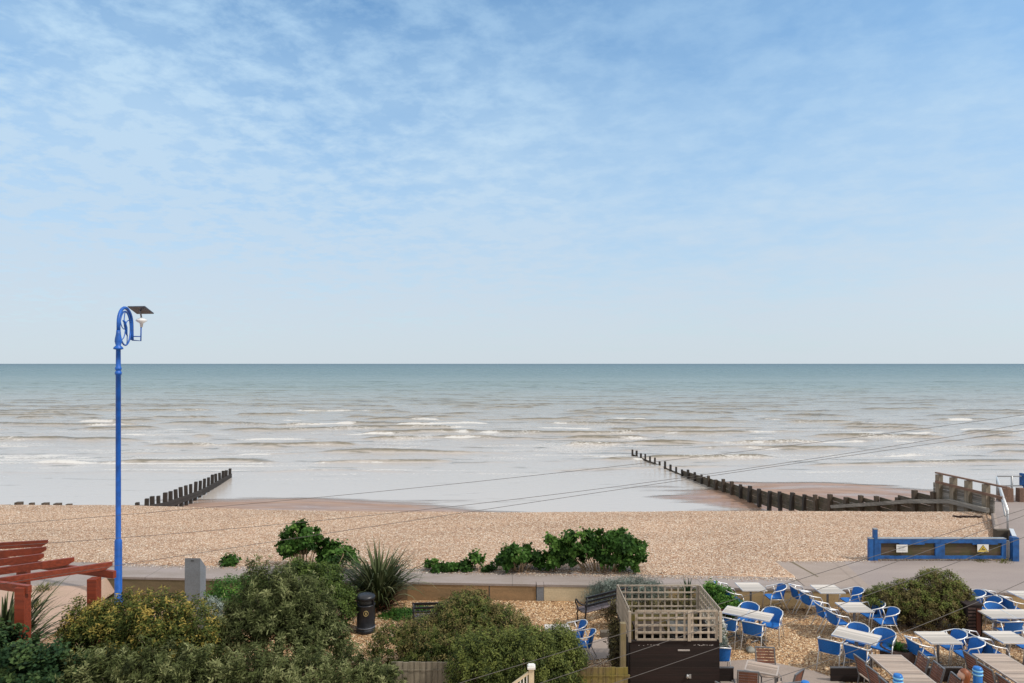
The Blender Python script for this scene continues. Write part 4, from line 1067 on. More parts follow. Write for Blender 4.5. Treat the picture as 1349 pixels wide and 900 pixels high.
leaves('bloom', [(0.0, -0.45, 0.28, 0.10, 0.08, 0.08)], 160, 0.05, 0.04, LM['pinkfl'], h, clump=0.03, nclump=14)
shrub('ground_cover', 'low green spreading plant on gravel behind the hidden bench', 'plant', (-2.9, 20.2, 0),
      [(-0.35, 0, 0.02, 0.6, 0.3, 0.18), (0.35, 0.15, 0.02, 0.55, 0.25, 0.24)], 7000, 0.06, 0.025, 'grass', clump=0.07, nclump=120, tmean=0.3, nst=4)
shrub('climber', 'dark tangled climber growing up the left side of the enclosure', 'plant', (2.5, 16.4, 0),
      [(0, -0.2, 0.45, 0.10, 0.4, 0.5), (0.02, 0.25, 0.7, 0.10, 0.35, 0.45)], 7000, 0.07, 0.03, 'brownhebe', clump=0.05, nclump=150, tmean=0.25)
# --- tree mallows along the back of the walk
def mallow(label, px0, px1, ytop, ybase, D, n, blobs=None, cat='bush', nst=22):
    a = at(px0, ybase, D=D); b_ = at(px1, ybase, D=D); cx = (a.x + b_.x) / 2; w_ = (b_.x - a.x) / 2
    hgt = (ybase - ytop) * D / FPX
    z0 = max(a.z, 0.48)
    bl = blobs or [(0, 0, hgt * 0.62, w_ * 0.8, min(w_, 0.7) * 0.8, hgt * 0.42), (-w_ * 0.5, 0, hgt * 0.42, w_ * 0.5, 0.4, hgt * 0.36), (w_ * 0.5, 0, hgt * 0.45, w_ * 0.5, 0.4, hgt * 0.38)]
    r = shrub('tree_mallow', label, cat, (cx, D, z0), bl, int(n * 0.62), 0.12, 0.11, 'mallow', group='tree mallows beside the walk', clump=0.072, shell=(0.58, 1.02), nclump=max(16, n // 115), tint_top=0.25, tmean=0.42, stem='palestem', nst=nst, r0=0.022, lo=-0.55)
    return r
mallow('broad glossy green mallow, largest of those behind the walk', 738, 848, 703, 757, 23.0, 17000,
       [(-0.75, 0, 0.95, 0.55, 0.5, 0.42), (-0.1, 0, 1.05, 0.55, 0.5, 0.34), (0.55, 0, 0.98, 0.55, 0.5, 0.40), (1.05, 0, 0.65, 0.42, 0.4, 0.45), (-1.0, 0, 0.5, 0.45, 0.4, 0.36), (0.1, 0, 0.55, 0.9, 0.4, 0.3), (0.9, -0.1, 0.35, 0.4, 0.3, 0.25)], nst=40)
mallow('slim upright mallow touching the left side of the largest one', 715, 742, 713, 757, 23.05, 4200,
       [(0.0, 0, 0.85, 0.30, 0.28, 0.30), (-0.12, 0, 0.35, 0.32, 0.26, 0.26), (0.25, 0, 0.5, 0.25, 0.25, 0.3)], nst=10)
mallow('rounded green mallow third in size behind the brown wall stretch', 654, 713, 722, 757, 23.05, 6500)
mallow('small mallow with one raised tuft left of the rounded one', 603, 646, 735, 757, 23.1, 2000, [(-0.35, 0, 0.12, 0.3, 0.25, 0.16), (0.0, 0, 0.35, 0.26, 0.22, 0.22), (0.42, 0, 0.08, 0.2, 0.2, 0.1)], nst=8)
mallow('low spreading mallow right of the spiky flax', 560, 600, 743, 757, 23.1, 1700, [(-0.15, 0, 0.15, 0.35, 0.25, 0.2), (0.3, 0, 0.1, 0.28, 0.2, 0.12)], nst=6)
mallow('tiny isolated mallow on the shingle right of the grey pillar', 293, 311, 735, 748, 23.7, 700, [(0, 0, 0.16, 0.2, 0.18, 0.15)], nst=5)
mallow('bright green mallow rising behind the tall wispy bush', 371, 430, 703, 770, 23.0, 9000,
       [(-0.1, 0, 1.25, 0.62, 0.5, 0.42), (0.1, 0, 0.8, 0.75, 0.5, 0.5), (-0.45, 0, 0.9, 0.4, 0.4, 0.5)])
mallow('low arm of green mallow just left of the spiky flax', 418, 470, 722, 757, 22.9, 4200)
# --- flax and yucca
def flax(label, x, y, ln, n, name='flax_plant'):
    r = thing(name, label, 'plant', (x, y, 0))
    blades('leaves', r, n, ln, 0.082, 'flax', rbase=0.22, droop=1.5, lean=(0.02, 0.72), seg=6)
    blades('dead_leaves', r, n // 2, ln * 0.45, 0.05, 'flaxbase', rbase=0.2, droop=0.8, lean=(0.3, 1.3), seg=4)
    return r
flax('large spiky flax plant behind the litter bin', -4.10, 20.9, 2.15, 420)
flax('spiky flax plant under the pergola at the left edge', -12.3, 16.5, 2.5, 260)
r = thing('yucca', 'small dark spiky yucca behind the trellis against the wall', 'plant', (5.35, 20.8, 0))
mb = MB(); mb.tube([(0, 0, 0), (0.02, 0, 0.45)], [0.06, 0.05], 7); mb.build('trunk', M['bark'], r)
o = blades('leaves', r, 80, 0.6, 0.03, 'ivy', rbase=0.05, droop=0.3, lean=(0.1, 1.8), seg=4); o.location = (0, 0, 0.42)
# grass tufts
def tuft(label, x, y, z, n=60, ln=0.2, grp='weed tufts'):
    r = thing('weed_tuft', label, 'weeds', (x, y, z), group=grp)
    blades('leaves', r, n, ln, 0.014, 'tuft', rbase=0.3, droop=0.6, lean=(0.1, 1.0), seg=3); return r
q = at(60, 776, z=0.45); tuft('dry grass tuft on the ramp just behind the pergola post', q.x, q.y, 0.42, 220, 0.22)
q = at(46, 800, z=0.3); tuft('green-yellow weed tuft at the right side of the thick pergola post', q.x, q.y, 0.3, 160, 0.25)
q = at(1330, 742, z=0.5); tuft('weeds growing at the foot of the gate\'s right post', q.x - 0.1, 24.1, 0.5, 90, 0.14)
q = at(1100, 765, z=0.5)
q = at(585, 786, z=0.0); tuft('small weeds at the foot of the brown wall', q.x, q.y - 0.1, 0.0, 80, 0.13)
q = at(1295, 740, z=0.5); tuft('thin dry weeds under the warning-sign half of the gate', q.x, 24.2, 0.5, 120, 0.07)

# ------------------------------------------------------------------ cafe furniture
def make_blue_chair():
    r = thing('cafe_chair', 'x', 'chair', group='blue woven cafe chairs')
    mb = MB()
    # seat: slightly dished panel
    n = 6; vs = []
    for j in range(n + 1):
        for i in range(n + 1):
            u = i / n - 0.5; v = j / n
            z = 0.43 + 0.02 * (4 * u * u) - 0.015 * math.sin(math.pi * v) - (0.02 if j == n else 0) + 0.0
            vs.append((u * 0.44, 0.22 - v * 0.0 - (1 - v) * 0.42 + 0.0, z))
    fs = [(j * (n + 1) + i, j * (n + 1) + i + 1, (j + 1) * (n + 1) + i + 1, (j + 1) * (n + 1) + i) for j in range(n) for i in range(n)]
    mb.add(vs, fs, True)
    lo_ = [(x, y, z - 0.022) for x, y, z in vs]; mb.add(lo_, [tuple(reversed(f)) for f in fs], True)
    mb.box((0, 0.225, 0.405), (0.44, 0.02, 0.03))
    mb.build('seat', M['bluecloth'], r)
    mb = MB(); vs = []; m_ = 10; kk = 5
    for th in (0, 0.02):
        for j in range(kk + 1):
            for i in range(m_ + 1):
                u = (i / m_ - 0.5) * 2; v = j / kk
                w_ = 0.235 + 0.02 * v
                hz = 0.42 + v * (0.36 - 0.05 * abs(u) ** 3)
                yy = -0.21 - 0.09 * v + 0.10 * abs(u) ** 2.4 - th
                vs.append((u * w_, yy, hz))
    st = (kk + 1) * (m_ + 1)
    fs = [(j * (m_ + 1) + i, (j + 1) * (m_ + 1) + i, (j + 1) * (m_ + 1) + i + 1, j * (m_ + 1) + i + 1) for j in range(kk) for i in range(m_)]
    mb.add(vs, fs + [tuple(st + q for q in reversed(f)) for f in fs], True)
    mb.build('backrest', M['bluecloth'], r)
    # armrest loop
    pts = [(0.265, 0.20, 0.56), (0.27, 0.14, 0.655), (0.275, 0.0, 0.675), (0.27, -0.12, 0.70), (0.235, -0.24, 0.74), (0.13, -0.315, 0.775), (0.0, -0.335, 0.785)]
    pts = pts + [(-x, y, z) for x, y, z in reversed(pts[:-1])]
    mb = MB(); mb.tube(pts, 0.016, 6); mb.build('armrest', M['alu'], r)
    for sx in (-1, 1):
        mb = MB(); mb.tube([(0.265 * sx, 0.20, 0.56), (0.26 * sx, 0.235, 0.40), (0.265 * sx, 0.27, 0.0)], 0.014, 6); mb.build('leg', M['alu'], r)
        mb = MB(); mb.tube([(0.25 * sx, -0.05, 0.675), (0.235 * sx, -0.14, 0.42), (0.25 * sx, -0.36, 0.0)], 0.014, 6); mb.build('leg', M['alu'], r)
    mb = MB(); mb.tube([(-0.24, 0.22, 0.40), (0.24, 0.22, 0.40)], 0.011, 6); mb.tube([(-0.24, -0.17, 0.40), (0.24, -0.17, 0.40)], 0.011, 6); mb.tube([(-0.235, 0.22, 0.405), (-0.235, -0.18, 0.405)], 0.011, 6); mb.tube([(0.235, 0.22, 0.405), (0.235, -0.18, 0.405)], 0.011, 6)
    mb.build('seat_frame', M['alu'], r)
    return r
chairs_used = []
bc = make_blue_chair()
def put_chair(x, y, face, label):
    """face = direction (dx,dy) the sitter looks"""
    o = bc if not chairs_used else copy_tree(bc)
    chairs_used.append(o)
    o.location = (x, y, 0.0); o.rotation_euler = (0, 0, math.atan2(-face[0], face[1]) + R(random.uniform(-5, 5)))
    o['label'] = label
    return o
def make_table(sx, sy, label, top='whitetop'):
    r = thing('cafe_table', label, 'table', group='pale square cafe tables')
    mb = MB(); mb.box((0, 0, 0.715), (sx, sy, 0.022)); tp = mb.build('tabletop', M[top], r, 0.004)
    mb = MB()
    for (cx, cy, ax_, ay) in ((0, sy / 2, sx + 0.02, 0.014), (0, -sy / 2, sx + 0.02, 0.014), (sx / 2, 0, 0.014, sy - 0.006), (-sx / 2, 0, 0.014, sy - 0.006)): mb.box((cx, cy, 0.712), (ax_, ay, 0.034))
    mb.build('edge_trim', M['alu'], tp)
    mb = MB(); mb.tube([(0, 0, 0.05), (0, 0, 0.70)], 0.032, 10); mb.build('pedestal', M['greymetal'], r)
    for k in range(4):
        a = k * math.pi / 2 + math.pi / 4
        mb = MB(); mb.tube([(0, 0, 0.07), (0.26 * math.cos(a), 0.26 * math.sin(a), 0.03), (0.31 * math.cos(a), 0.31 * math.sin(a), 0.0)], 0.02, 6); mb.build('leg', M['greymetal'], r)
    return r
tproto = make_table(0.72, 0.72, 'x')
first = [True]
def put_table(x, y, a, label, sx=0.72, sy=0.72):
    o = tproto if first[0] else copy_tree(tproto); first[0] = False
    o.location = (x, y, 0.005); o.rotation_euler = (0, 0, a); o.scale = (sx / 0.72, sy / 0.72, 1); o['label'] = label
random.seed(5)
put_table(7.25, 20.72, 0, 'pale cafe table nearest the trellis against the buff wall')
put_chair(6.52, 20.95, (1, -0.1), 'blue chair at far left of the wall table nearest the trellis')
put_chair(6.62, 20.45, (1, 0.05), 'blue chair in front of its twin left of the wall table nearest the trellis')
put_chair(7.98, 20.72, (-1, 0), 'blue chair on the right side of the wall table nearest the trellis')
put_table(9.48, 20.5, 0, 'pale cafe table at the wall left of the flecked bush')
put_chair(8.75, 20.7, (1, -0.1), 'blue chair nearer the wall, left of the table beside the flecked bush')
put_chair(8.85, 20.2, (1, 0.05), 'nearer blue chair left of the wall table beside the flecked bush')
put_chair(10.15, 20.4, (-1, 0), 'blue chair between the wall table and the flecked bush')
put_table(9.52, 18.98, 0, 'pale cafe table in second row left of the flecked bush')
put_chair(8.85, 19.2, (1, 0), 'farther blue chair left of the second-row table')
put_chair(8.92, 18.68, (1, 0.05), 'nearer blue chair left of the second-row table')
put_chair(10.15, 19.25, (-1, 0), 'farther blue chair right of the second-row table, touching the bush')
put_chair(10.25, 18.72, (-1, 0.05), 'nearer blue chair right of the second-row table')
put_table(8.58, 17.0, R(-39), 'diagonally set pale table left of the half-barrel planter', 0.98, 0.70)
put_chair(7.86, 16.85, (0.63, 0.77), 'blue chair seen from behind, left one at the diagonal table')
put_chair(8.33, 16.45, (0.63, 0.77), 'blue chair seen from behind just above the black trough')
put_chair(8.80, 17.42, (-0.63, -0.77), 'blue chair on the far side of the diagonal table, left one')
put_chair(9.28, 17.08, (-0.63, -0.77), 'blue chair behind the diagonal table touching the half-barrel')
dx, dy = 0.85, -0.53
put_table(6.13, 18.67, R(-32), 'left one of two pushed-together tables right of the trellis', 0.60, 0.60)
put_table(6.13 + dx * 0.62, 18.67 + dy * 0.62, R(-32), 'right one of two pushed-together tables right of the trellis', 0.60, 0.60)
put_chair(5.80, 18.32, (0.53, 0.85), 'blue chair seen from behind touching the trellis side')
put_chair(6.36, 17.98, (0.53, 0.85), 'blue chair seen from behind at front of the paired tables')
put_chair(6.55, 18.95, (-0.53, -0.85), 'blue chair behind the middle of the paired tables')
put_chair(7.05, 18.55, (-0.53, -0.85), 'blue chair at the right end of the paired tables')
put_table(10.53, 16.87, 0, 'pale table on gravel just behind the long slatted tables', 0.74, 0.72)
put_chair(10.0, 16.72, (1, 0.08), 'blue chair in side view left of the table behind the slatted tables')
put_chair(11.02, 17.12, (-1, 0), 'farther blue chair right of the table behind the slatted tables')
put_chair(11.12, 16.62, (-1, 0.05), 'nearer blue chair right of the table behind the slatted tables')
put_table(13.1, 18.48, 0, 'left one of two joined tables right of the brown timber box', 0.65, 0.62)
put_table(13.77, 18.48, 0, 'right one of two joined tables cut by the photo\'s right edge', 0.65, 0.62)
put_chair(13.45, 18.9, (0, -1), 'blue chair on the far side of the joined tables')
put_chair(13.15, 18.08, (0, 1), 'blue chair with its back to us at the joined tables, left one')
put_chair(13.72, 18.08, (0, 1), 'blue chair with its back to us at the joined tables, right one')
put_table(12.27, 16.9, 0, 'pale table between the joined tables and the right slatted table', 0.70, 0.72)
put_chair(11.72, 17.15, (1, 0), 'farther blue chair left of the table behind the right slatted table')
put_chair(11.74, 16.66, (1, 0.05), 'nearer blue chair left of the table behind the right slatted table')
put_chair(12.95, 17.15, (-1, 0), 'blue chair at right edge beside the table behind the right slatted table')
put_table(15.1, 19.95, 0, 'pale table at the wall cut by the right edge')
put_chair(14.35, 20.2, (1, -0.05), 'farther blue chair left of the table at the right edge wall')
put_chair(14.45, 19.68, (1, 0.05), 'nearer blue chair left of the table at the right edge wall')
put_table(12.95, 20.0, 0, 'pale table half hidden behind the flecked bush')
put_chair(13.62, 20.2, (-1, 0), 'farther blue chair right of the table hidden by the flecked bush')
put_chair(13.68, 19.62, (-1, 0.05), 'nearer blue chair just behind the brown timber box')
put_table(1.16, 17.45, 0, 'white-topped table hidden behind the mounded dark bush', 0.62, 0.5)
put_chair(1.62, 17.75, (-1, 0), 'farther blue chair beside the mounded bush near the black bench')
put_chair(1.78, 17.2, (-1, 0.1), 'nearer blue chair beside the mounded bush near the black bench')
put_chair(4.98, 16.45, (0.2, 1), 'blue chair half hidden by the right side of the dark enclosure')

def make_slat_chair():
    r = thing('slatted_chair', 'x', 'chair', group='slatted wooden terrace chairs')
    mb = MB()
    for k in range(6): mb.box((0, 0.19 - k * 0.075, 0.435), (0.42, 0.06, 0.018))
    mb.build('seat', M['slattop'], r)
    mb = MB()
    for k in range(6): mb.box((0, -0.235 - 0.014 * k, 0.52 + k * 0.062), (0.39, 0.016, 0.05), rx=R(12))
    mb.build('backrest', M['slatwood'], r)
    mb = MB()
    for sx in (-1, 1):
        mb.beam((0.215 * sx, -0.20, 0.40), (0.215 * sx, -0.325, 0.88), 0.022, 0.034, up=(0, 1, 0))
        mb.beam((0.215 * sx, 0.22, 0.425), (0.215 * sx, -0.22, 0.425), 0.022, 0.03)
    mb.beam((-0.225, -0.327, 0.885), (0.225, -0.327, 0.885), 0.034, 0.022)
    mb.build('frame', M['greymetal'], r)
    for sx in (-1, 1):
        mb = MB(); mb.beam((0.215 * sx, 0.21, 0), (0.215 * sx, 0.21, 0.41), 0.022, 0.03, up=(0, 1, 0)); mb.build('leg', M['greymetal'], r)
        mb = MB(); mb.beam((0.215 * sx, -0.27, 0), (0.215 * sx, -0.20, 0.41), 0.022, 0.03, up=(0, 1, 0)); mb.build('leg', M['greymetal'], r)
    return r
sc_ = make_slat_chair(); scn = [0]
def put_slat(x, y, face, label, jit=4):
    o = sc_ if scn[0] == 0 else copy_tree(sc_); scn[0] += 1
    o.location = (x, y, 0.0); o.rotation_euler = (0, 0, math.atan2(-face[0], face[1]) + R(random.uniform(-jit, jit))); o['label'] = label
    return o
def slat_table(x, y, a, sx, sy, label):
    r = thing('slatted_table', label, 'table', (x, y, 0.003), a, group='slatted terrace tables')
    mb = MB(); n = int(sy / 0.075); 
    for k in range(n): mb.box((0, -sy / 2 + sy * (k + 0.5) / n, 0.722), (sx - 0.03, sy / n * 0.93, 0.02))
    mb.build('tabletop', M['slattop'], r)
    mb = MB()
    for (cx, cy, ax_, ay) in ((0, sy / 2, sx + 0.03, 0.03), (0, -sy / 2, sx + 0.03, 0.03), (sx / 2, 0, 0.03, sy - 0.03), (-sx / 2, 0, 0.03, sy - 0.03)): mb.box((cx, cy, 0.715), (ax_, ay, 0.036))
    mb.build('frame', M['slattrim'], r)
    for ix in (-1, 1):
        for iy in (-1, 1):
            mb = MB(); mb.box((ix * (sx / 2 - 0.03), iy * (sy / 2 - 0.03), 0.35), (0.04, 0.04, 0.70)); mb.build('leg', M['greymetal'], r)
    return r
slat_table(5.56, 15.18, R(-26), 0.66, 0.52, 'small square slatted table right of the dark enclosure')
slat_table(8.62, 14.55, R(-2), 0.72, 2.6, 'long slatted table, the left of two, above the blue bollards')
slat_table(11.08, 14.55, R(-1), 0.72, 2.7, 'long slatted table, the right of two, by the right edge')
fx, fy = math.cos(R(-26)), math.sin(R(-26))
put_slat(5.86, 15.58, (-0.10, -0.99), 'slatted chair facing us behind the small slatted table')
put_slat(5.14, 14.98, (0.22, 0.97), 'slatted chair seen from behind left of the small slatted table')
put_slat(5.95, 14.88, (-0.72, 0.69), 'slatted chair in side view right of the small slatted table')
put_slat(4.62, 14.2, (0.8, 0.5), 'slatted chair with only one back corner showing at bottom edge')
put_slat(5.72, 14.45, (-0.2, 0.98), 'slatted chair in front of the small slatted table at bottom edge')
for i, (D, x) in enumerate(((15.35, 8.13), (14.78, 8.11), (14.22, 8.09), (13.66, 8.07))):
    put_slat(x, D, (1, 0.02), ['farthest', 'second farthest', 'third farthest', 'nearest'][i] + ' slatted chair on the left side of the left long table')
for i, (D, x) in enumerate(((15.5, 9.02), (15.0, 9.05), (14.45, 9.08))):
    put_slat(x, D, (-1, 0.02), ['farthest', 'middle', 'nearest empty'][i] + ' slatted chair on the right side of the left long table')
for i, (D, x) in enumerate(((15.5, 10.72), (14.92, 10.66), (14.35, 10.66), (13.78, 10.66))):
    put_slat(x, D, (1, 0.02), ['farthest', 'second farthest', 'third farthest', 'nearest'][i] + ' slatted chair on the left side of the right long table')
for i, (D, x) in enumerate(((15.55, 11.55), (15.0, 11.58))):
    put_slat(x, D, (-1, 0.02), ['farthest', 'nearer'][i] + ' slatted chair right of the right long table')

# low black troughs bounding the terrace
for (x0, x1, lb) in ((7.52, 8.42, 'low black boarded trough below the diagonal table'), (9.2, 10.62, 'low black boarded trough between the two long slatted tables'), (4.75, 5.22, 'low black boarded trough between dark enclosure and small slatted table')):
    r = thing('black_trough', lb, 'planter', ((x0 + x1) / 2, 16.1, 0), group='low black troughs')
    ww = x1 - x0; mb = MB(); mb.box((0, 0, 0.16), (ww, 0.05, 0.32)); mb.build('front_board', M['blackwood'], r)
    mb = MB(); mb.box((0, 0.0, 0.33), (ww + 0.02, 0.06, 0.02)); mb.build('top_rail', M['greymetal'], r)
# blue bollards
def bollard(x, y, zt, label):
    r = thing('bollard', label, 'bollard', (x, y, 0), group='short blue bollards')
    mb = MB(); mb.lathe((0, 0, 0), [(0.085, 0), (0.085, zt - 0.03), (0.07, zt - 0.005), (0.03, zt)], 18); mb.build('shaft', M['lightblue'], r)
    for k in (0.075, 0.15):
        mb = MB(); mb.lathe((0, 0, zt - k), [(0.086, -0.018), (0.096, -0.01), (0.096, 0.01), (0.086, 0.018)], 18); mb.build('ring', M['paleblue'], r)
q = at(1183, 888, D=13.55); bollard(q.x, q.y, q.z, 'blue ringed bollard between the left long table and its chairs')
q = at(1288, 878.5, D=13.9); bollard(q.x, q.y, q.z, 'blue ringed bollard standing tallest left of the right long table')
q = at(1061, 897.5, D=13.7); bollard(q.x, q.y, q.z, 'blue bollard just showing at the bottom edge right of the small table')

# half barrel planter
r = thing('barrel_planter', 'dark half-barrel planter with a green tuft behind the left long table', 'planter', (9.6, 17.0, 0))
mb = MB(); mb.lathe((0, 0, 0), [(0.33, 0), (0.39, 0.2), (0.40, 0.30), (0.385, 0.44), (0.34, 0.44), (0.34, 0.38)], 22); mb.build('barrel', M['barrel'], r)
mb = MB(); mb.lathe((0, 0, 0), [(0.30, 0.37), (0.34, 0.385), (0.02, 0.40)], 20); mb.build('soil', M['soil'], r)
mb = MB(); mb.lathe((0, 0, 0), [(0.392, 0.10), (0.40, 0.11), (0.405, 0.14), (0.398, 0.15)], 22); mb.build('hoop', M['greymetal'], r)
o = blades('plant', r, 110, 0.24, 0.03, 'grass', rbase=0.1, droop=0.9, lean=(0.1, 1.3), seg=4, tmean=0.6); o.location = (-0.02, -0.02, 0.39)

# brown timber box by the bush
r = thing('timber_box', 'dark brown slatted timber box beside the flecked bush', 'box', (12.72, 18.95, 0))
mb = MB(); mb.box((0, 0, 0.42), (0.42, 0.36, 0.84)); mb.build('box_body', M['blackwood'], r)
mb = MB()
for k in range(8): mb.box((-0.08, -0.19, 0.1 + k * 0.095), (0.2, 0.02, 0.05))
mb.build('side_slats', M['barrel'], r)
mb = MB(); mb.box((0.09, -0.215, 0.40), (0.10, 0.04, 0.72)); mb.build('red_board', M['rustbox'], r)
mb = MB(); mb.box((0, 0, 0.86), (0.48, 0.42, 0.04)); mb.build('lid', M['blackwood'], r)

# flowers right of the enclosure
r = shrub('flower_bush', 'white-flowering bush against the right side of the trellis', 'plant', (5.12, 17.6, 0),
      [(0, 0, 0.62, 0.26, 0.25, 0.45), (0.1, -0.1, 0.35, 0.22, 0.2, 0.3)], 5000, 0.07, 0.03, 'green', clump=0.07, nclump=90)
leaves('blossom', [(0.02, -0.02, 0.65, 0.30, 0.28, 0.45), (0.12, -0.1, 0.4, 0.22, 0.2, 0.25)], 1700, 0.055, 0.045, LM['whitefl'], r, clump=0.045, nclump=90, lo=-0.2, shell=(0.9, 1.15))
r = thing('potted_plant', 'grey-green potted plant standing on the blue chair by the enclosure', 'plant', (4.99, 16.5, 0.445))
mb = MB(); mb.lathe((0, 0, 0), [(0.09, 0), (0.12, 0.16), (0.125, 0.17), (0.10, 0.17)], 14); mb.build('pot', M['darkwall'], r)
leaves('foliage', [(0, 0, 0.30, 0.16, 0.16, 0.18)], 2600, 0.05, 0.022, LM['silver'], r, clump=0.04, nclump=60, tmean=0.35)
# stones near the paired tables
for (x, y, s_, lb) in ((5.45, 17.9, 0.16, 'grey rounded rock by the trellis corner under a blue chair'), (6.2, 17.75, 0.13, 'grey rock on gravel between the legs of the front blue chair')):
    bm = bmesh.new(); bmesh.ops.create_icosphere(bm, subdivisions=3, radius=s_)
    for v in bm.verts:
        k = 1 + 0.25 * math.sin(v.co.x * 23 + 1) * math.cos(v.co.y * 19) ; v.co *= k; v.co.z *= 0.6
    me = bpy.data.meshes.new('rock'); bm.to_mesh(me); bm.free(); me.materials.append(M['rock'])
    o = bpy.data.objects.new('rock', me); COL.objects.link(o); o.location = (x, y, s_ * 0.35); tag(o, lb, 'rock', 'grey rocks on the gravel')

# ------------------------------------------------------------------ seated person (head and shoulders show)
PX, PY = 9.22, 13.88
put_slat(PX + 0.02, PY, (-1, 0.05), 'slatted chair under the seated auburn-haired person', 0)
p = thing('person', 'seated person with auburn hair and tan top at the left long table', 'person', (PX, PY, 0.40), R(75))
def skin_mesh(name, verts, edges, radii, mat, parent, sub=2):
    me = bpy.data.meshes.new(name); me.from_pydata(verts, edges, []); me.materials.append(mat)
    o = bpy.data.objects.new(name, me); COL.objects.link(o); o.parent = parent
    o.modifiers.new('skin', 'SKIN')
    for i, r_ in enumerate(radii): me.skin_vertices[0].data[i].radius = r_ if isinstance(r_, tuple) else (r_, r_)
    me.skin_vertices[0].data[0].use_root = True
    s_ = o.modifiers.new('sub', 'SUBSURF'); s_.levels = sub; s_.render_levels = sub
    for pl in me.polygons: pl.use_smooth = True
    return o
# local: looks +Y, seat at z 0
V = [(0, 0, 0.09), (0, 0.0, 0.30), (0, -0.01, 0.48), (0, 0.0, 0.57), (0, 0.02, 0.66)]
E = [(0, 1), (1, 2), (2, 3), (3, 4)]; Rr = [(0.16, 0.12), (0.14, 0.11), (0.15, 0.10), 0.055, 0.055]
for sx in (-1, 1):
    i = len(V); V += [(0.17 * sx, -0.01, 0.46), (0.22 * sx, 0.05, 0.22), (0.17 * sx, 0.28, 0.24), (0.15 * sx, 0.36, 0.26)]
    E += [(2, i), (i, i + 1), (i + 1, i + 2), (i + 2, i + 3)]; Rr += [0.055, 0.045, 0.032, 0.028]
    for f in range(5):
        j = len(V); ox = (f - 2) * 0.02
        if f == 0: V += [(0.15 * sx - 0.04 * sx, 0.37, 0.26), (0.15 * sx - 0.055 * sx, 0.41, 0.25)]
        else: V += [(0.15 * sx + ox * sx, 0.42, 0.265), (0.15 * sx + ox * sx, 0.46 + 0.01 * (f % 3), 0.25)]
        E += [(i + 3, j), (j, j + 1)]; Rr += [0.009, 0.008]
    i = len(V); V += [(0.10 * sx, 0.05, 0.06), (0.13 * sx, 0.42, 0.06), (0.13 * sx, 0.44, -0.36), (0.13 * sx, 0.56, -0.40)]
    E += [(0, i), (i, i + 1), (i + 1, i + 2), (i + 2, i + 3)]; Rr += [0.085, 0.06, 0.04, 0.03]
skin_mesh('body', V, E, Rr, M['skin'], p)
bm = bmesh.new(); bmesh.ops.create_uvsphere(bm, u_segments=24, v_segments=18, radius=0.095)
for v in bm.verts:
    v.co.z *= 1.12
    if v.co.z < 0: v.co.x *= 1 + v.co.z * 2.2; v.co.y *= 1 + v.co.z * 1.0
    if v.co.y > 0.078 and abs(v.co.x) < 0.025 and -0.04 < v.co.z < 0.02: v.co.y += 0.022
me = bpy.data.meshes.new('head'); bm.to_mesh(me); bm.free(); me.materials.append(M['skin'])
for pl in me.polygons: pl.use_smooth = True
hd = bpy.data.objects.new('head', me); COL.objects.link(hd); hd.parent = p; hd.location = (0, 0.03, 0.765); hd.rotation_euler = (R(-12), 0, 0)
bm = bmesh.new(); bmesh.ops.create_uvsphere(bm, u_segments=24, v_segments=18, radius=0.108)
for v in bm.verts:
    v.co.z *= 1.12; v.co.y -= 0.018
    if v.co.z < -0.03: v.co.z *= 2.0; v.co.x *= 0.95
bmesh.ops.delete(bm, geom=[v for v in bm.verts if v.co.y > 0.035 and v.co.z < 0.055], context='VERTS')
me = bpy.data.meshes.new('hair'); bm.to_mesh(me); bm.free(); me.materials.append(M['hair'])
for pl in me.polygons: pl.use_smooth = True
hr = bpy.data.objects.new('hair', me); COL.objects.link(hr); hr.parent = p; hr.location = (0, 0.03, 0.77)
mb = MB()
for sx in (-1, 1):
    mb.lathe((0.033 * sx, 0.112, 0.77), [(0.001, -0.008), (0.009, 0), (0.001, 0.008)], 8)
mb.build('eyes', M['ink'], p)
V = [(0, 0, 0.06), (0, 0, 0.30), (0, -0.01, 0.47), (0, 0.0, 0.54)]; E = [(0, 1), (1, 2), (2, 3)]; Rr = [(0.175, 0.14), (0.155, 0.125), (0.16, 0.115), 0.07]
for sx in (-1, 1):
    i = len(V); V += [(0.17 * sx, -0.01, 0.465), (0.22 * sx, 0.05, 0.22), (0.19 * sx, 0.2, 0.235)]; E += [(2, i), (i, i + 1), (i + 1, i + 2)]; Rr += [0.068, 0.057, 0.045]
skin_mesh('shirt', V, E, Rr, M['shirt'], p)
V = [(0, 0, 0.07)]; E = []; Rr = [(0.17, 0.13)]
for sx in (-1, 1):
    i = len(V); V += [(0.10 * sx, 0.06, 0.06), (0.13 * sx, 0.42, 0.06), (0.13 * sx, 0.44, -0.32)]; E += [(0, i), (i, i + 1), (i + 1, i + 2)]; Rr += [0.095, 0.075, 0.06]
skin_mesh('trousers', V, E, Rr, M['trouser'], p)

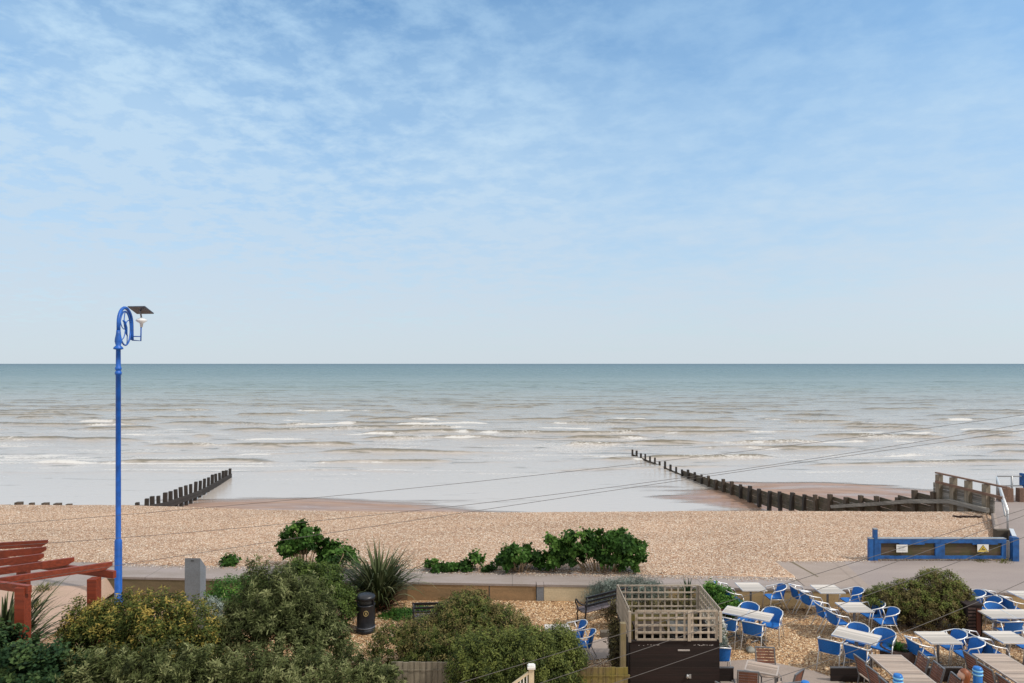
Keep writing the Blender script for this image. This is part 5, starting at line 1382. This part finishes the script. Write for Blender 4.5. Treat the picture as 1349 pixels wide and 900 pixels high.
# ------------------------------------------------------------------ overhead cables
def cable(pts, D0, D1, label, mat='cable', r=0.0045):
    """pts: photo positions along the wire; depth runs linearly in x from D0 (left) to D1 (right); a parabola through it all"""
    xs = np.array([p_[0] for p_ in pts], float); ys = np.array([p_[1] for p_ in pts], float)
    x0, x1 = xs.min() - 160, max(xs.max(), 1349) + 160 if xs.max() > 1300 else xs.max()
    cf = np.polyfit(xs, ys, 2 if len(pts) > 2 else 1)
    q0 = at(x0, np.polyval(cf, x0), D=D0); q1 = at(x1, np.polyval(cf, x1), D=D1)
    P = []
    for s_ in np.linspace(0, 1, 33):
        # straight in plan, sag from the fit
        X_ = q0.x + (q1.x - q0.x) * s_; Y_ = D0 + (D1 - D0) * s_
        pp = 674.5 + X_ * FPX / Y_
        P.append((X_, Y_, CH - (np.polyval(cf, pp) - 479) * Y_ / FPX))
    o = MB().tube(P, r, 6).build('overhead_cable', M[mat])
    tag(o, label, 'cable', 'overhead cables across the view'); return o
cable([(0, 692), (400, 655), (850, 612), (1349, 546)], 14, 14.5, 'highest overhead wire, crossing the surf from right to lower left')
cable([(60, 717), (400, 685), (620, 665), (880, 634), (1349, 558)], 13.5, 14, 'overhead wire second from the top, crossing the shingle')
cable([(160, 745), (420, 703), (650, 670), (900, 633), (1349, 567)], 13, 14, 'overhead wire third from the top, ending behind the lamp post')
cable([(607, 899), (739, 861), (830, 831), (1030, 771.5), (1137, 737), (1215, 712), (1349, 672)], 10.2, 13.5, 'wire running over stair rail, trellis top and the blue gate\'s left sign')
cable([(720, 897), (827, 863), (916, 832), (1054, 785), (1140, 755), (1254, 713), (1349, 680)], 10.0, 13.0, 'wire running over the enclosure front up past the gate\'s middle')
cable([(816, 898), (951, 852), (1019, 827), (1134, 788), (1258, 742), (1332, 714)], 10.0, 12.6, 'wire from enclosure front up across the flecked bush top')
cable([(985, 904), (1051, 885), (1081, 874), (1204, 826), (1276, 798), (1349, 767)], 9.8, 11.8, 'lowest wire, crossing the gravel and the brown timber box')

# ------------------------------------------------------------------ loose stones giving the shingle and gravel relief
def stones(name, pts, size, tones, label):
    n = len(pts)
    base = np.array([(1, 0, 0), (0, 1, 0), (-1, 0, 0), (0, -1, 0), (0, 0, 1), (0, 0, -1)], float)
    tri = np.array([(0, 1, 4), (1, 2, 4), (2, 3, 4), (3, 0, 4)])
    a = rng.uniform(0, 6.28, n); s_ = size * rng.uniform(0.5, 1.5, n)
    sc3 = np.stack([s_, s_ * rng.uniform(0.6, 1, n), s_ * rng.uniform(0.35, 0.6, n)], 1)
    v = base[None] * sc3[:, None]
    ca, sa = np.cos(a)[:, None], np.sin(a)[:, None]
    vx = v[..., 0] * ca - v[..., 1] * sa; vy = v[..., 0] * sa + v[..., 1] * ca
    co = np.stack([vx, vy, v[..., 2]], -1) + pts[:, None]
    f = (tri[None] + (np.arange(n) * 6)[:, None, None]).reshape(-1, 3)
    tn = rng.random(n); kk_ = rng.random(n); tn = np.where(kk_ < 0.16, 1.0, np.where(kk_ > 0.84, 0.04, tn)); tn = np.repeat(tn, 6)
    m, t, b = new_mat(name + '_mat')
    at_ = N(t, 'ShaderNodeAttribute'); at_.attribute_name = 'tint'
    t.links.new(ramp(t, at_.outputs['Fac'], tones).outputs[0], b.inputs['Base Color']); b.inputs['Roughness'].default_value = 0.7
    o = raw_mesh(name, co.reshape(-1, 3), f, m, {'tint': tn}, True)
    return tag(o, label, 'pebbles', None, 'stuff')
n = 80000
yy = 22.5 + 11.0 * rng.random(n) ** 1.1; xx = rng.uniform(-0.80, 0.74, n) * yy
ok = (yy > np.where(xx < 9.2, back_y(xx) + 0.12, 24.45)) & (xx < 0.70 * yy)
xx, yy = xx[ok], yy[ok]
zz = beach_z(xx, yy) + 0.003
stones('beach_pebbles', np.stack([xx, yy, zz], 1), 0.019, SH, 'loose tan and white pebbles scattered over the shingle')
n = 5000
xx = rng.uniform(-14, 13, n); yy = np.where(xx < 9.3, back_y(xx), 24.18) + 0.15 - np.abs(rng.normal(0, 0.16, n))
stones('drifted_pebbles', np.stack([xx, yy, np.full(n, 0.508)], 1), 0.017, SH, 'thin scatter of pebbles drifted onto the edge of the walk')
n = 60000
yy = rng.uniform(15.9, 21.6, n); xx = rng.uniform(-9, 17, n)
ok = (yy < edge_y(xx) - 0.05) & ~((xx > 4.9) & (xx < 7.6) & (yy < 17.0)) & ~((xx > 1.8) & (xx < 3.2) & (yy > 17.4) & (yy < 18.6))
xx, yy = xx[ok], yy[ok]
zz = -0.02 + 0.03 * fbm(xx * 0.6, yy * 0.6) + 0.004
stones('garden_pebbles', np.stack([xx, yy, zz], 1), 0.021, GR, 'loose golden brown pebbles over the garden gravel')
